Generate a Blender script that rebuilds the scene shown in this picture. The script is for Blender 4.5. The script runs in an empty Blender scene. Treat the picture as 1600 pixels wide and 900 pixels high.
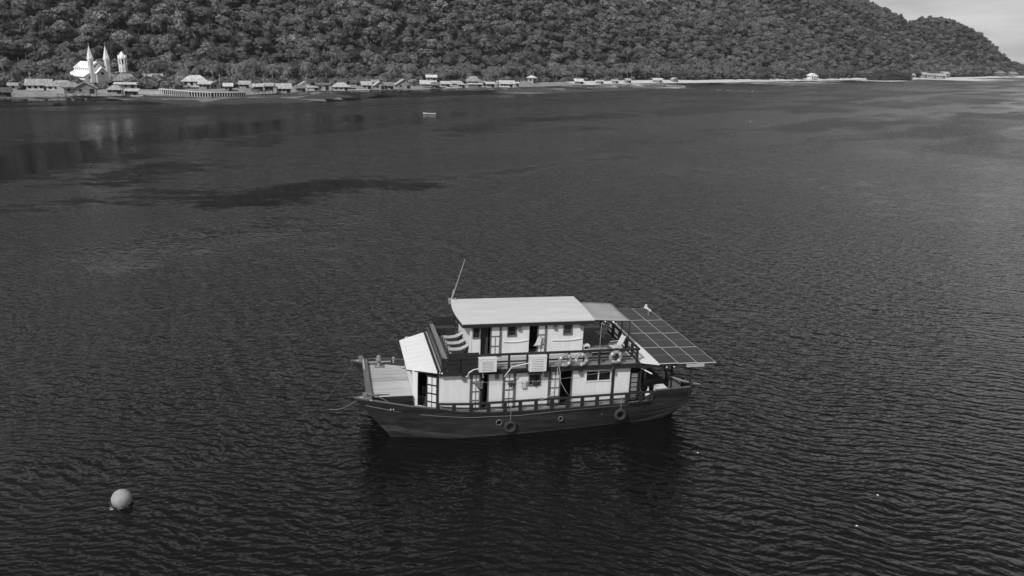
import bpy, math, random
import numpy as np
from mathutils import Matrix, Vector, Euler
random.seed(7); RN = np.random.RandomState(7)
S = bpy.context.scene; COL = S.collection
R = math.radians

HAZE = .00008
# ------------------------------------------------------------ camera
cd = bpy.data.cameras.new('camera'); cam = bpy.data.objects.new('camera', cd); COL.objects.link(cam)
cam.location = (0, 0, 20.72)
cam.matrix_world = Matrix.Translation((0, 0, 20.72)) @ Matrix.Rotation(R(90 - 16.19), 4, 'X') @ Matrix.Rotation(R(1.2), 4, 'Z')
cd.sensor_width = 36; cd.lens = 1280 / 1600 * 36; cd.clip_start = .5; cd.clip_end = 30000
S.camera = cam
# ------------------------------------------------------------ sky, sun, exposure
SUN_EL, SUN_DIR = R(44), Vector((-.5, -.866, 0)).normalized()
w = bpy.data.worlds.new('World'); S.world = w; w.use_nodes = True
nt = w.node_tree; N = nt.nodes; L = nt.links; N.clear()
out = N.new('ShaderNodeOutputWorld'); bg = N.new('ShaderNodeBackground'); sky = N.new('ShaderNodeTexSky')
sky.sky_type = 'NISHITA'; sky.sun_disc = False; sky.sun_elevation = SUN_EL
sky.sun_rotation = math.atan2(SUN_DIR.x, SUN_DIR.y); sky.air_density = 1.0; sky.dust_density = 1.5
bw = N.new('ShaderNodeRGBToBW'); L.new(sky.outputs[0], bw.inputs[0])
tc = N.new('ShaderNodeTexCoord'); mp = N.new('ShaderNodeMapping'); mp.inputs['Scale'].default_value = (1.6, 1.6, 6.5)
L.new(tc.outputs['Generated'], mp.inputs[0])
no = N.new('ShaderNodeTexNoise'); no.inputs['Scale'].default_value = 2.3; no.inputs['Detail'].default_value = 7; no.inputs['Roughness'].default_value = .52
L.new(mp.outputs[0], no.inputs[0])
cr = N.new('ShaderNodeMapRange'); cr.inputs[1].default_value = .3; cr.inputs[2].default_value = .6; cr.inputs[3].default_value = .0; cr.inputs[4].default_value = 1
L.new(no.outputs[0], cr.inputs[0])
SKY_CLOUD = 6.6
# cloud sits low round the horizon, the sky overhead is clear
sp = N.new('ShaderNodeSeparateXYZ'); L.new(tc.outputs['Generated'], sp.inputs[0]); lo = N.new('ShaderNodeMapRange'); lo.interpolation_type = 'SMOOTHSTEP'
L.new(sp.outputs[2], lo.inputs[0]); lo.inputs[1].default_value = .2; lo.inputs[2].default_value = .62; lo.inputs[3].default_value = 1; lo.inputs[4].default_value = .12
cm0 = N.new('ShaderNodeMath'); cm0.operation = 'MULTIPLY'; L.new(cr.outputs[0], cm0.inputs[0]); L.new(lo.outputs[0], cm0.inputs[1])
mp2 = N.new('ShaderNodeMapping'); mp2.inputs['Scale'].default_value = (2.2, 2.2, 14); mp2.inputs['Location'].default_value = (.7, .3, .1); L.new(tc.outputs['Generated'], mp2.inputs[0])
n2_ = N.new('ShaderNodeTexNoise'); n2_.inputs['Scale'].default_value = 2.6; n2_.inputs['Detail'].default_value = 5; L.new(mp2.outputs[0], n2_.inputs[0])
tone = N.new('ShaderNodeMapRange'); L.new(n2_.outputs[0], tone.inputs[0]); tone.inputs[1].default_value = .35; tone.inputs[2].default_value = .65; tone.inputs[3].default_value = SKY_CLOUD * .74; tone.inputs[4].default_value = SKY_CLOUD * 1.08
mx = N.new('ShaderNodeMix'); mx.data_type = 'FLOAT'; L.new(cm0.outputs[0], mx.inputs[0]); L.new(bw.outputs[0], mx.inputs[2]); L.new(tone.outputs[0], mx.inputs[3])
L.new(mx.outputs[0], bg.inputs[0]); bg.inputs[1].default_value = .105
L.new(bg.outputs[0], out.inputs[0])
sl = bpy.data.lights.new('sun', 'SUN'); so = bpy.data.objects.new('sun', sl); COL.objects.link(so)
sl.energy = 2.9; sl.angle = R(.6); sl.color = (1, 1, 1)
sdir = SUN_DIR * math.cos(SUN_EL) + Vector((0, 0, math.sin(SUN_EL)))
so.rotation_euler = sdir.to_track_quat('Z', 'Y').to_euler()
S.view_settings.view_transform = 'Standard'; S.view_settings.look = 'None'; S.view_settings.exposure = 0; S.view_settings.gamma = 1

# ------------------------------------------------------------ materials (the photograph is black and white, so every colour is a grey)
MATS = {}
def mat(name, v, rough=.7, metal=0, grain=0, gscale=8, stretch=(1, 1, 1), bump=0, spec=.4, vary=0, coat=0):
    if name in MATS: return MATS[name]
    m = bpy.data.materials.new(name); m.use_nodes = True; n = m.node_tree.nodes; l = m.node_tree.links
    b = n['Principled BSDF']; b.inputs['Base Color'].default_value = (v, v, v, 1)
    b.inputs['Roughness'].default_value = rough; b.inputs['Metallic'].default_value = metal
    b.inputs['Specular IOR Level'].default_value = spec
    if coat: b.inputs['Coat Weight'].default_value = coat
    if grain or bump or vary:
        t = n.new('ShaderNodeTexCoord'); mpp = n.new('ShaderNodeMapping'); mpp.inputs['Scale'].default_value = stretch
        l.new(t.outputs['Object'], mpp.inputs[0])
        x = n.new('ShaderNodeTexNoise'); x.inputs['Scale'].default_value = gscale; x.inputs['Detail'].default_value = 6; x.inputs['Roughness'].default_value = .62
        l.new(mpp.outputs[0], x.inputs[0])
        r = n.new('ShaderNodeMapRange'); r.inputs[1].default_value = .3; r.inputs[2].default_value = .7
        r.inputs[3].default_value = v * (1 - grain); r.inputs[4].default_value = min(1, v * (1 + grain))
        l.new(x.outputs[0], r.inputs[0]); last = r.outputs[0]
        if vary:
            oi = n.new('ShaderNodeObjectInfo'); r2 = n.new('ShaderNodeMapRange'); r2.inputs[3].default_value = 1 - vary; r2.inputs[4].default_value = 1 + vary
            l.new(oi.outputs['Random'], r2.inputs[0]); mu = n.new('ShaderNodeMath'); mu.operation = 'MULTIPLY'
            l.new(last, mu.inputs[0]); l.new(r2.outputs[0], mu.inputs[1]); last = mu.outputs[0]
        l.new(last, b.inputs['Base Color'])
        if bump:
            bp = n.new('ShaderNodeBump'); bp.inputs['Strength'].default_value = .6; bp.inputs['Distance'].default_value = bump
            l.new(x.outputs[0], bp.inputs['Height']); l.new(bp.outputs[0], b.inputs['Normal'])
    MATS[name] = m; return m
WHITE = mat('white_paint', .71, .45, grain=.08, gscale=1.3, stretch=(3, 3, .5))
ROOFW = mat('roof_sheet_white', .6, .6, grain=.09, gscale=.8, stretch=(.5, 2.2, 1), bump=.01)
VISOR = mat('visor_white', .8, .45, grain=.04, gscale=1)
HULL = mat('hull_dark_paint', .028, .38, grain=.6, gscale=1.1, stretch=(.5, 2, 3), bump=.012, spec=.45)
DARK = mat('dark_stained_wood', .024, .5, grain=.35, gscale=4, stretch=(.4, 3, 3), bump=.004)
DARK2 = mat('black_interior', .012, .8, grain=.3, gscale=2)  # near-black puts interior shade into the colour; also used for hair
RUST = mat('boot_top_grey', .05, .6, grain=.4, gscale=3, stretch=(.5, 1, 2))
TRIM = mat('grey_trim_wood', .13, .55, grain=.25, gscale=5)
DECK = mat('deck_grey', .33, .75, grain=.16, gscale=1.4, stretch=(.6, 2, 1), bump=.002)
DECKD = mat('aft_deck_grey', .12, .7, grain=.15, gscale=1.1)
PLANK = mat('bare_plank', .42, .75, grain=.28, gscale=3.2, stretch=(.35, 7, 5), bump=.006, vary=.2)
CAP = mat('weathered_cap', .2, .8, grain=.25, gscale=4, stretch=(3, 1, 1))
METAL = mat('pale_metal', .5, .35, metal=.6, grain=.1, gscale=3)
PVCW = mat('white_plastic', .7, .4, grain=.03, gscale=2)
GREYP = mat('grey_plastic', .33, .6, grain=.2, gscale=7)
RUBBER = mat('black_rubber', .035, .85, grain=.4, gscale=12, bump=.005)
ROPE = mat('rope', .32, .9, grain=.3, gscale=30)
CLOTHW = mat('white_cloth', .7, .9, grain=.06, gscale=6)
CLOTHD = mat('dark_cloth', .04, .95, grain=.3, gscale=9)
CLOTHM = mat('patterned_cloth', .16, .95, grain=.9, gscale=9)
AWN = mat('awning_cloth', .34, .9, grain=.12, gscale=1.1)
GLASS = mat('dark_glass', .012, .12, spec=.5, grain=.4, gscale=2)
PANE = mat('frosted_pane', .7, .35, grain=.05, gscale=2)
BUOYM = mat('buoy_plastic', .32, .55, grain=.3, gscale=2.2, stretch=(1, 1, 2))
RING = mat('ring_foam', .26, .7, grain=.22, gscale=9)
CELL = None
def cellmat():
    m = bpy.data.materials.new('solar_cell'); m.use_nodes = True; n = m.node_tree.nodes; l = m.node_tree.links; b = n['Principled BSDF']
    t = n.new('ShaderNodeTexCoord'); sp = n.new('ShaderNodeSeparateXYZ'); l.new(t.outputs['Object'], sp.inputs[0])
    mu = n.new('ShaderNodeMath'); mu.operation = 'MULTIPLY'; mu.inputs[1].default_value = 6 / 1.14; l.new(sp.outputs[0], mu.inputs[0])
    fr = n.new('ShaderNodeMath'); fr.operation = 'FRACT'; l.new(mu.outputs[0], fr.inputs[0])
    lt = n.new('ShaderNodeMath'); lt.operation = 'LESS_THAN'; lt.inputs[1].default_value = .22; l.new(fr.outputs[0], lt.inputs[0])
    mr = n.new('ShaderNodeMapRange'); mr.inputs[3].default_value = .02; mr.inputs[4].default_value = .06; l.new(lt.outputs[0], mr.inputs[0])
    l.new(mr.outputs[0], b.inputs['Base Color']); b.inputs['Roughness'].default_value = .3; b.inputs['Specular IOR Level'].default_value = .2
    return m
CELL = cellmat()

# ------------------------------------------------------------ mesh helpers
class MB:
    def __init__(s): s.v = []; s.f = []; s.mi = []; s.m = 0
    def add(s, vs, fs):
        o = len(s.v); s.v += [tuple(p) for p in vs]; s.f += [tuple(i + o for i in f) for f in fs]; s.mi += [s.m] * len(fs); return s
    def hexa(s, p):      # 8 points: bottom 4 ccw, top 4
        return s.add(p, [(0, 3, 2, 1), (4, 5, 6, 7), (0, 1, 5, 4), (1, 2, 6, 5), (2, 3, 7, 6), (3, 0, 4, 7)])
    def box(s, x0, x1, y0, y1, z0, z1):
        return s.hexa([(x0, y0, z0), (x1, y0, z0), (x1, y1, z0), (x0, y1, z0), (x0, y0, z1), (x1, y0, z1), (x1, y1, z1), (x0, y1, z1)])
    def bar(s, a, b, wd, ht, up=(0, 0, 1)):   # rectangular bar from a to b
        a, b = Vector(a), Vector(b); d = (b - a).normalized(); u = Vector(up)
        if abs(d.dot(u)) > .98: u = Vector((1, 0, 0))
        sd = d.cross(u).normalized() * wd / 2; u = sd.cross(d).normalized() * ht / 2
        return s.hexa([a - sd - u, a + sd - u, b + sd - u, b - sd - u, a - sd + u, a + sd + u, b + sd + u, b - sd + u])
    def slab(s, pts, t):  # quad/polygon top points, thickness t downwards
        n = len(pts); vs = [tuple(p) for p in pts] + [(p[0], p[1], p[2] - t) for p in pts]
        return s.add(vs, [tuple(range(n)), tuple(range(2 * n - 1, n - 1, -1))] + [(i, n + i, n + (i + 1) % n, (i + 1) % n) for i in range(n)])
    def tube(s, path, r, n=8, caps=True):
        path = [Vector(p) for p in path]; rs = r if isinstance(r, (list, tuple)) else [r] * len(path); rings = []
        for i, p in enumerate(path):
            d = (path[min(i + 1, len(path) - 1)] - path[max(i - 1, 0)]).normalized()
            u = Vector((0, 0, 1)) if abs(d.z) < .9 else Vector((1, 0, 0)); a = d.cross(u).normalized(); b = d.cross(a)
            rings += [p + (a * math.cos(2 * math.pi * k / n) + b * math.sin(2 * math.pi * k / n)) * rs[i] for k in range(n)]
        fs = [(i * n + k, i * n + (k + 1) % n, (i + 1) * n + (k + 1) % n, (i + 1) * n + k) for i in range(len(path) - 1) for k in range(n)]
        if caps: fs += [tuple(range(n - 1, -1, -1)), tuple(range((len(path) - 1) * n, len(path) * n))]
        return s.add(rings, fs)
    def torus(s, c, Rr, r, nu=28, nv=10, M=None, a0=0, a1=2 * math.pi):
        M = M or Matrix(); full = abs(a1 - a0 - 2 * math.pi) < 1e-6; vs = []; cnt = nu if full else nu + 1
        for i in range(cnt):
            a = a0 + (a1 - a0) * i / nu
            for j in range(nv):
                b = 2 * math.pi * j / nv
                vs.append(M @ Vector(((Rr + r * math.cos(b)) * math.cos(a), (Rr + r * math.cos(b)) * math.sin(a), r * math.sin(b))) + Vector(c))
        fs = [(i * nv + j, ((i + 1) % cnt) * nv + j, ((i + 1) % cnt) * nv + (j + 1) % nv, i * nv + (j + 1) % nv) for i in range(nu) for j in range(nv)]
        return s.add(vs, fs)
    def lathe(s, prof, c=(0, 0, 0), n=20):
        vs = [(c[0] + r * math.cos(2 * math.pi * k / n), c[1] + r * math.sin(2 * math.pi * k / n), c[2] + z) for r, z in prof for k in range(n)]
        return s.add(vs, [(i * n + k, i * n + (k + 1) % n, (i + 1) * n + (k + 1) % n, (i + 1) * n + k) for i in range(len(prof) - 1) for k in range(n)] + [tuple(range(n - 1, -1, -1)), tuple(range((len(prof) - 1) * n, len(prof) * n))])
    def mesh(s, name, m, smooth=False):
        me = bpy.data.meshes.new(name); me.from_pydata(s.v, [], s.f)
        ms = m if isinstance(m, (list, tuple)) else [m]
        for x in ms: me.materials.append(x)
        if len(ms) > 1: me.polygons.foreach_set('material_index', s.mi)
        if smooth: me.polygons.foreach_set('use_smooth', [True] * len(s.f))
        me.update(); return me
    def build(s, name, m, parent=None, smooth=False, loc=None):
        return link(name, s.mesh(name, m, smooth), parent, loc)
def link(name, me, parent=None, loc=None):
    o = bpy.data.objects.new(name, me); COL.objects.link(o)
    if parent: o.parent = parent
    if loc is not None: o.location = loc
    return o
def tag(o, label, cat, group=None):
    o['label'] = label; o['category'] = cat
    if group: o['group'] = group
    return o
def thing(name, label, cat, loc=(0, 0, 0), rz=0, group=None, mw=None):
    o = bpy.data.objects.new(name, None); COL.objects.link(o); o.empty_display_size = .3
    if mw is not None: o.matrix_world = mw
    else: o.location = loc; o.rotation_euler = (0, 0, rz)
    return tag(o, label, cat, group)
def copy_tree(o, parent=None):
    c = o.copy(); COL.objects.link(c)
    if parent: c.parent = parent
    for ch in o.children: copy_tree(ch, c)
    return c

# ------------------------------------------------------------ terrain
T_ = np.array([.66, .75]); T_ /= np.linalg.norm(T_); N_ = np.array([-T_[1], T_[0]])
SH = np.array([(-420, 120), (-330, 200), (-260, 262), (-205, 306), (-194.3, 315.3), (-178.4, 326), (-161.4, 337.5), (-153, 341.3), (-139, 348.3), (-113.7, 366.9), (-107.9, 386.4), (-95.8, 410.6), (-79, 421.5), (-55.6, 439.2),
    (-37.2, 459), (-2.5, 496.4), (38.6, 545.4), (88.6, 605.1), (143.2, 645.2), (212.8, 715.3), (293.3, 786.7), (342.3, 834.1), (419.4, 891.2), (505.3, 965.9), (657.2, 1112.8), (790, 1235), (1000, 1400), (1300, 1600)])
SQ = SH @ T_; SC = SH @ N_
def shore_c(q): return np.interp(q, SQ, SC)
HQ = np.array([(-500, 95), (0, 100), (300, 120), (500, 135), (700, 136), (900, 139), (1000, 141), (1060, 137), (1120, 134), (1160, 136), (1200, 139), (1240, 139), (1280, 113), (1320, 78), (1360, 49), (1400, 30), (1450, 21), (1520, 14), (2200, 5)], float)
CAPE = (585, 1221, 71, 140, 104)   # the farther hill at the right
def vnoise(x, y, seed=0):
    def h(i, j):
        n = np.sin(i * 127.1 + j * 311.7 + seed * 74.7) * 43758.5453
        return n - np.floor(n)
    i, j = np.floor(x), np.floor(y); fx, fy = x - i, y - j; fx = fx * fx * (3 - 2 * fx); fy = fy * fy * (3 - 2 * fy)
    return (h(i, j) * (1 - fx) + h(i + 1, j) * fx) * (1 - fy) + (h(i, j + 1) * (1 - fx) + h(i + 1, j + 1) * fx) * fy
def height(x, y):
    q = x * T_[0] + y * T_[1]; d = x * N_[0] + y * N_[1] - shore_c(q)
    H = np.interp(q, HQ[:, 0], HQ[:, 1]); W = 150 + .16 * np.clip(q, 0, 1200)
    flat = np.interp(q, [0, 100, 175, 230, 350, 700, 1300], [62, 66, 66, 50, 38, 16, 22])
    t = np.clip((d - flat) / W, 0, 1.0); prof = np.sin(t * math.pi / 2) ** 1.15
    z = np.where(d < 0, d * .12, np.minimum(d * .12, 1.1) + np.clip(d, 0, flat) * .03)
    g = vnoise(q / 55, d / 130, 1) - .5; g2 = vnoise(q / 22 + 5, d / 40, 2) - .5
    z = z + H * prof * (1 + .0 * g) + np.clip(t * 3, 0, 1) * np.clip(H / 60, 0, 1) * (g * 26 + g2 * 7) * (1 - .55 * t)
    z = z - np.clip((d - flat - W * 1.05), 0, 500) * .22 * np.clip(H / 60, 0, 1)
    cape = CAPE[2] * np.exp(-(((x - CAPE[0]) * T_[0] + (y - CAPE[1]) * T_[1]) / CAPE[3]) ** 2 - (((x - CAPE[0]) * N_[0] + (y - CAPE[1]) * N_[1]) / CAPE[4]) ** 2)
    z = np.maximum(z, cape * np.clip((d - 10) / 60, 0, 1) + (g * 8 + g2 * 4) * np.clip(cape / 60, 0, 1))
    return np.where(d < 0, z, np.maximum(z, .15))
def P2(q, d): c = shore_c(q) + d; return q * T_[0] + c * N_[0], q * T_[1] + c * N_[1]

def ground_mat():
    m = mat('forest_floor', .022, .95, grain=.5, gscale=.08, bump=.4); return m
def terrain():
    qs = np.concatenate([np.arange(-420, 1700, 11.)]); ds = np.concatenate([[-60, -25, -10, -4, 0, 1.5, 4, 7, 9, 12, 18, 26], np.arange(34, 640, 12.)])
    Q, D = np.meshgrid(qs, ds, indexing='ij'); X, Y = P2(Q, D); Z = height(X, Y)
    nv = len(ds); v = np.stack([X, Y, Z], -1).reshape(-1, 3)
    f = [(i * nv + j, (i + 1) * nv + j, (i + 1) * nv + j + 1, i * nv + j + 1) for i in range(len(qs) - 1) for j in range(nv - 1)]
    me = bpy.data.meshes.new('hillside'); me.from_pydata(v.tolist(), [], f)
    me.materials.append(mat('beach_sand', .62, .95, grain=.16, gscale=.25)); me.materials.append(ground_mat()); me.materials.append(mat('stony_foreshore', .26, .95, grain=.5, gscale=.5))
    ql = Q[:-1, :-1].reshape(-1); dl = D[:-1, :-1].reshape(-1)
    bw = np.interp(ql, [0, 120, 300, 560, 700, 860, 1100, 1300], [11, 14, 10, 9, 7, 8, 6, 9])
    me.polygons.foreach_set('material_index', np.where(dl > bw, 1, np.where(ql < 430, 2, 0)).astype(int).tolist()); me.polygons.foreach_set('use_smooth', [True] * len(f)); me.update()
    o = link('hillside', me); o['kind'] = 'structure'
terrain()

# ------------------------------------------------------------ water
def seg_d(X, Y, a, b):
    a, b = np.array(a), np.array(b); d = b - a; t = np.clip(((X - a[0]) * d[0] + (Y - a[1]) * d[1]) / (d @ d), 0, 1)
    return np.hypot(X - a[0] - t * d[0], Y - a[1] - t * d[1])
def water():
    xs = np.concatenate([[-9000, -3000, -1200, -700], np.arange(-450, 260, 2.5), np.arange(260, 900, 9.), [1000, 1400, 2200, 4500, 9000]])
    ys = np.concatenate([[-6000, -1500, -400, -120, -40], np.arange(0, 520, 2.5), np.arange(520, 1300, 9.), [1450, 2000, 3500, 6000, 12000]])
    X, Y = np.meshgrid(xs, ys, indexing='ij'); q = X * T_[0] + Y * T_[1]; d = X * N_[0] + Y * N_[1] - shore_c(q)
    wx = X + 9 * (vnoise(X / 14, Y / 14, 8) - .5) + 3 * (vnoise(X / 4, Y / 4, 9) - .5); wy = Y + 9 * (vnoise(X / 14, Y / 14, 18) - .5) + 3 * (vnoise(X / 4, Y / 4, 19) - .5)
    rip = np.ones_like(X)
    fade = lambda dist, w: np.clip((dist / w - .35) / .65, 0, 1)
    for pts, wd, dep in [([(-86.5, 137.4), (-86.0, 177.5), (-73.2, 208.3), (-53.4, 252.2)], 23.8, 0.85), ([(-59.4, 125.1), (-60.2, 141.4), (-52.8, 142.6)], 9.7, 0.54), ([(-63.3, 99.2), (-55.6, 107.5), (-45.9, 118.0)], 9.2, 0.48600000000000004), ([(-38.2, 111.5), (-33.3, 119.5), (-26.2, 126.4), (-16.8, 130.9)], 9.4, 0.7344), ([(-17.6, 137.7), (-0.5, 150.5), (25.4, 166.7)], 5.8, 0.54), ([(-60.1, 182.5), (-51.4, 204.8), (-34.0, 238.7)], 11.2, 0.648), ([(-48.2, 219.4), (-34.6, 243.0), (-22.4, 276.4)], 12.7, 0.5940000000000001), ([(-11.2, 222.2), (4.9, 260.0)], 16.5, 0.648), ([(12.8, 259.6), (36.5, 289.9)], 17.0, 0.648), ([(-40.4, 76.8), (-33.3, 86.2), (-23.3, 96.7)], 9.7, 0.38880000000000003), ([(-16.7, 205.7), (-0.9, 219.1), (22.6, 235.6)], 9.2, 0.43200000000000005), ([(-106.2, 169.9), (-104.8, 198.0), (-98.8, 226.9)], 12.0, 0.43200000000000005)]:
        for a, b in zip(pts[:-1], pts[1:]):
            rip = np.minimum(rip, 1 - dep * (1 - fade(seg_d(wx, wy, a, b), wd)))
    u, v = (wx * T_[0] + wy * T_[1]) / 70, (wx * N_[0] + wy * N_[1]) / 13
    st = vnoise(u, v, 3) * .6 + vnoise(u * 2.3, v * 2.6, 4) * .4
    far = np.clip((Y - 120) / 160, 0, 1)
    rip = rip * (1 - far * .45 * np.clip((st - .42) * 5, 0, 1))
    rip = rip * (1 - .25 * np.clip((vnoise(wx / 30, wy / 30, 6) - .45) * 3, 0, 1))
    band = np.interp(q, [0, 110, 200, 300, 420, 600], [34, 31, 22, 18, 14, 10])
    band = band + 5 * (vnoise(X / 12, Y / 12, 31) - .5); rip = np.where(d > -band, np.minimum(rip, .03), rip)
    nv = len(ys)
    # only the strip where the calm water meets the ripples is blended
    me = bpy.data.meshes.new('sea_water'); V = np.stack([X, Y, np.zeros_like(X)], -1).reshape(-1, 3)
    f = [(i * nv + j, (i + 1) * nv + j, (i + 1) * nv + j + 1, i * nv + j + 1) for i in range(len(xs) - 1) for j in range(nv - 1)]
    me.from_pydata(V.tolist(), [], f)
    chop = rip * np.interp(Y, [50, 110, 230], [.3, .75, 1.6]); a = me.attributes.new('chop', 'FLOAT', 'POINT'); a.data.foreach_set('value', chop.reshape(-1).astype(np.float32))
    a = me.attributes.new('ripple', 'FLOAT', 'POINT'); a.data.foreach_set('value', rip.reshape(-1).astype(np.float32))
    me.polygons.foreach_set('use_smooth', [True] * len(f))
    m = bpy.data.materials.new('sea_water'); m.use_nodes = True; n = m.node_tree.nodes; l = m.node_tree.links; b = n['Principled BSDF']
    b.inputs['Base Color'].default_value = (.005, .005, .005, 1); b.inputs['IOR'].default_value = 1.333; b.inputs['Roughness'].default_value = .06
    t = n.new('ShaderNodeNewGeometry')
    def noise(scale, stretch, rot, det, rough=.55, dist=0):
        mp = n.new('ShaderNodeMapping'); mp.inputs['Scale'].default_value = stretch; mp.inputs['Rotation'].default_value = (0, 0, rot)
        l.new(t.outputs['Position'], mp.inputs[0]); x = n.new('ShaderNodeTexNoise'); x.inputs['Scale'].default_value = scale
        x.inputs['Detail'].default_value = det; x.inputs['Roughness'].default_value = rough; x.inputs['Distortion'].default_value = dist
        l.new(mp.outputs[0], x.inputs[0]); return x.outputs[0]
    def ma(op, a_, b_=0.):
        x = n.new('ShaderNodeMath'); x.operation = op
        for i, k in enumerate((a_, b_)):
            if isinstance(k, (int, float)): x.inputs[i].default_value = k
            else: l.new(k, x.inputs[i])
        return x.outputs[0]
    def vec(op, a_, b_=(0, 0, 0)):
        x = n.new('ShaderNodeVectorMath'); x.operation = op
        for i, k in enumerate((a_, b_)):
            if op == 'SCALE' and i == 1:
                if isinstance(k, (int, float)): x.inputs[3].default_value = k
                else: l.new(k, x.inputs[3])
            elif isinstance(k, tuple): x.inputs[i].default_value = k
            else: l.new(k, x.inputs[i])
        return x.outputs['Value' if op == 'DOT_PRODUCT' else 'Vector']
    def cnoise(scale, stretch, rot, det): return vec('SUBTRACT', noise(scale, stretch, rot, det).node.outputs['Color'], (.5, .5, .5))
    at = n.new('ShaderNodeAttribute'); at.attribute_name = 'ripple'; rp_ = at.outputs['Fac']; at2 = n.new('ShaderNodeAttribute'); at2.attribute_name = 'chop'; ch_ = at2.outputs['Fac']
    # wind waves: a sum of travelling wave slopes whose lines wander and come in groups
    P_ = vec('ADD', t.outputs['Position'], vec('ADD', vec('SCALE', cnoise(.13, (1, 1, 1), 0, 1), 3.6), vec('SCALE', cnoise(.8, (.5, 1, 1), 0, 1), .5)))
    tl = None; rw = random.Random(4)
    for (lam, sl_, ang) in WAVES:
        a_ = R(ang); d_ = (math.sin(a_), math.cos(a_), 0); k_ = 2 * math.pi / lam
        ph = ma('ADD', vec('DOT_PRODUCT', P_, (d_[0] * k_, d_[1] * k_, 0)), rw.uniform(0, 6.28))
        c_ = ma('ADD', ma('COSINE', ph), ma('MULTIPLY', ma('SINE', ma('MULTIPLY', ph, 2)), .35))
        v_ = vec('SCALE', (d_[0] * sl_, d_[1] * sl_, 0), c_); tl = v_ if tl is None else vec('ADD', tl, v_)
    grp = ma('ADD', ma('MULTIPLY', noise(.3, (.5, 1, 1), R(10), 2), .5), ma('MULTIPLY', noise(1.9, (.22, 1, 1), R(6), 1), .5)); grp = ma('ADD', ma('MULTIPLY', grp, 1.9), -.45)
    env = n.new('ShaderNodeMapRange'); env.interpolation_type = 'SMOOTHSTEP'; l.new(ma('ADD', grp, ma('MULTIPLY', rp_, .75)), env.inputs[0])
    env.inputs[1].default_value = .7; env.inputs[2].default_value = 1.15; env.inputs[3].default_value = .04; env.inputs[4].default_value = 1.25
    tl = vec('SCALE', vec('SCALE', tl, env.outputs[0]), ma('SUBTRACT', .9, ma('MULTIPLY', ch_, .28)))
    fine = vec('SCALE', vec('ADD', vec('SCALE', cnoise(8.0, (.55, 1, 1), R(-10), 1), TILT[0]), vec('SCALE', cnoise(1.7, (.55, 1, 1), R(14), 1), TILT[1])), ma('MULTIPLY', ch_, ma('ADD', .35, env.outputs[0])))
    tl = vec('MULTIPLY', vec('ADD', tl, fine), (1, 1, 0))
    l.new(vec('NORMALIZE', vec('ADD', tl, (0, 0, 1))), b.inputs['Normal'])
    l.new(ma('ADD', .04, ma('MULTIPLY', ch_, .2)), b.inputs['Roughness'])      # ripples too small to draw, stronger out in the bay
    me.materials.append(m); me.update(); o = link('sea_water', me); o['kind'] = 'structure'
WAVE = (.5, .1, .6); TILT = (.7, .4)
WAVES = [(1.7, .024, 24), (1.05, .045, 10), (.74, .072, 26), (.57, .08, 0), (.45, .078, 18), (.35, .06, -16), (.27, .05, 34), (.21, .04, 6)]
water()

# ------------------------------------------------------------ vegetation
def leafmat(name, v, grain, gscale, vary):
    m = mat(name, v, .55, grain=grain, gscale=gscale, vary=vary, spec=.35); n = m.node_tree.nodes; l = m.node_tree.links
    b = n['Principled BSDF']; o = n['Material Output']; tr = n.new('ShaderNodeBsdfTranslucent'); ad = n.new('ShaderNodeMixShader'); ad.inputs[0].default_value = .3
    src = b.inputs['Base Color'].links[0].from_socket; k = n.new('ShaderNodeMath'); k.operation = 'MULTIPLY'; k.inputs[1].default_value = 1.6; l.new(src, k.inputs[0]); l.new(k.outputs[0], tr.inputs[0])
    l.new(b.outputs[0], ad.inputs[1]); l.new(tr.outputs[0], ad.inputs[2]); l.new(ad.outputs[0], o.inputs[0]); return m
LEAF = leafmat('rainforest_leaves', .15, .4, .35, .5)
LEAFP = leafmat('palm_leaves', .24, .3, .5, .25)
LEAFB = mat('pale_blossoming_leaves', .26, .6, grain=.3, gscale=.6, vary=.15, spec=.25)
LEAFD = mat('mangrove_leaves', .06, .6, grain=.3, gscale=.4, vary=.1, spec=.2)
BARK = mat('bark', .2, .9, grain=.4, gscale=3)
def ico(c, r, M):
    t = (1 + 5 ** .5) / 2; vs = []
    for a in [(-1, t, 0), (1, t, 0), (-1, -t, 0), (1, -t, 0), (0, -1, t), (0, 1, t), (0, -1, -t), (0, 1, -t), (t, 0, -1), (t, 0, 1), (-t, 0, -1), (-t, 0, 1)]:
        p = Vector(a).normalized() * r; p.z *= .75; vs.append(p + Vector(c))
    M.add(vs, [(0, 11, 5), (0, 5, 1), (0, 1, 7), (0, 7, 10), (0, 10, 11), (1, 5, 9), (5, 11, 4), (11, 10, 2), (10, 7, 6), (7, 1, 8), (3, 9, 4), (3, 4, 2), (3, 2, 6), (3, 6, 8), (3, 8, 9), (4, 9, 5), (2, 4, 11), (6, 2, 10), (8, 6, 7), (9, 8, 1)])
def leafclump(M, p, nrm, s, rnd):
    nrm = (nrm + Vector((rnd.uniform(-1, 1), rnd.uniform(-1, 1), rnd.uniform(-.6, 1.))) * .75).normalized()
    a = nrm.cross(Vector((rnd.uniform(-1, 1), rnd.uniform(-1, 1), rnd.uniform(-1, 1)))).normalized() * s; b = nrm.cross(a).normalized() * s * rnd.uniform(.5, .9)
    M.add([p - a, p - b * .9 + nrm * s * .2, p + a, p + b + nrm * s * .1], [(0, 1, 2, 3)])
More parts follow.
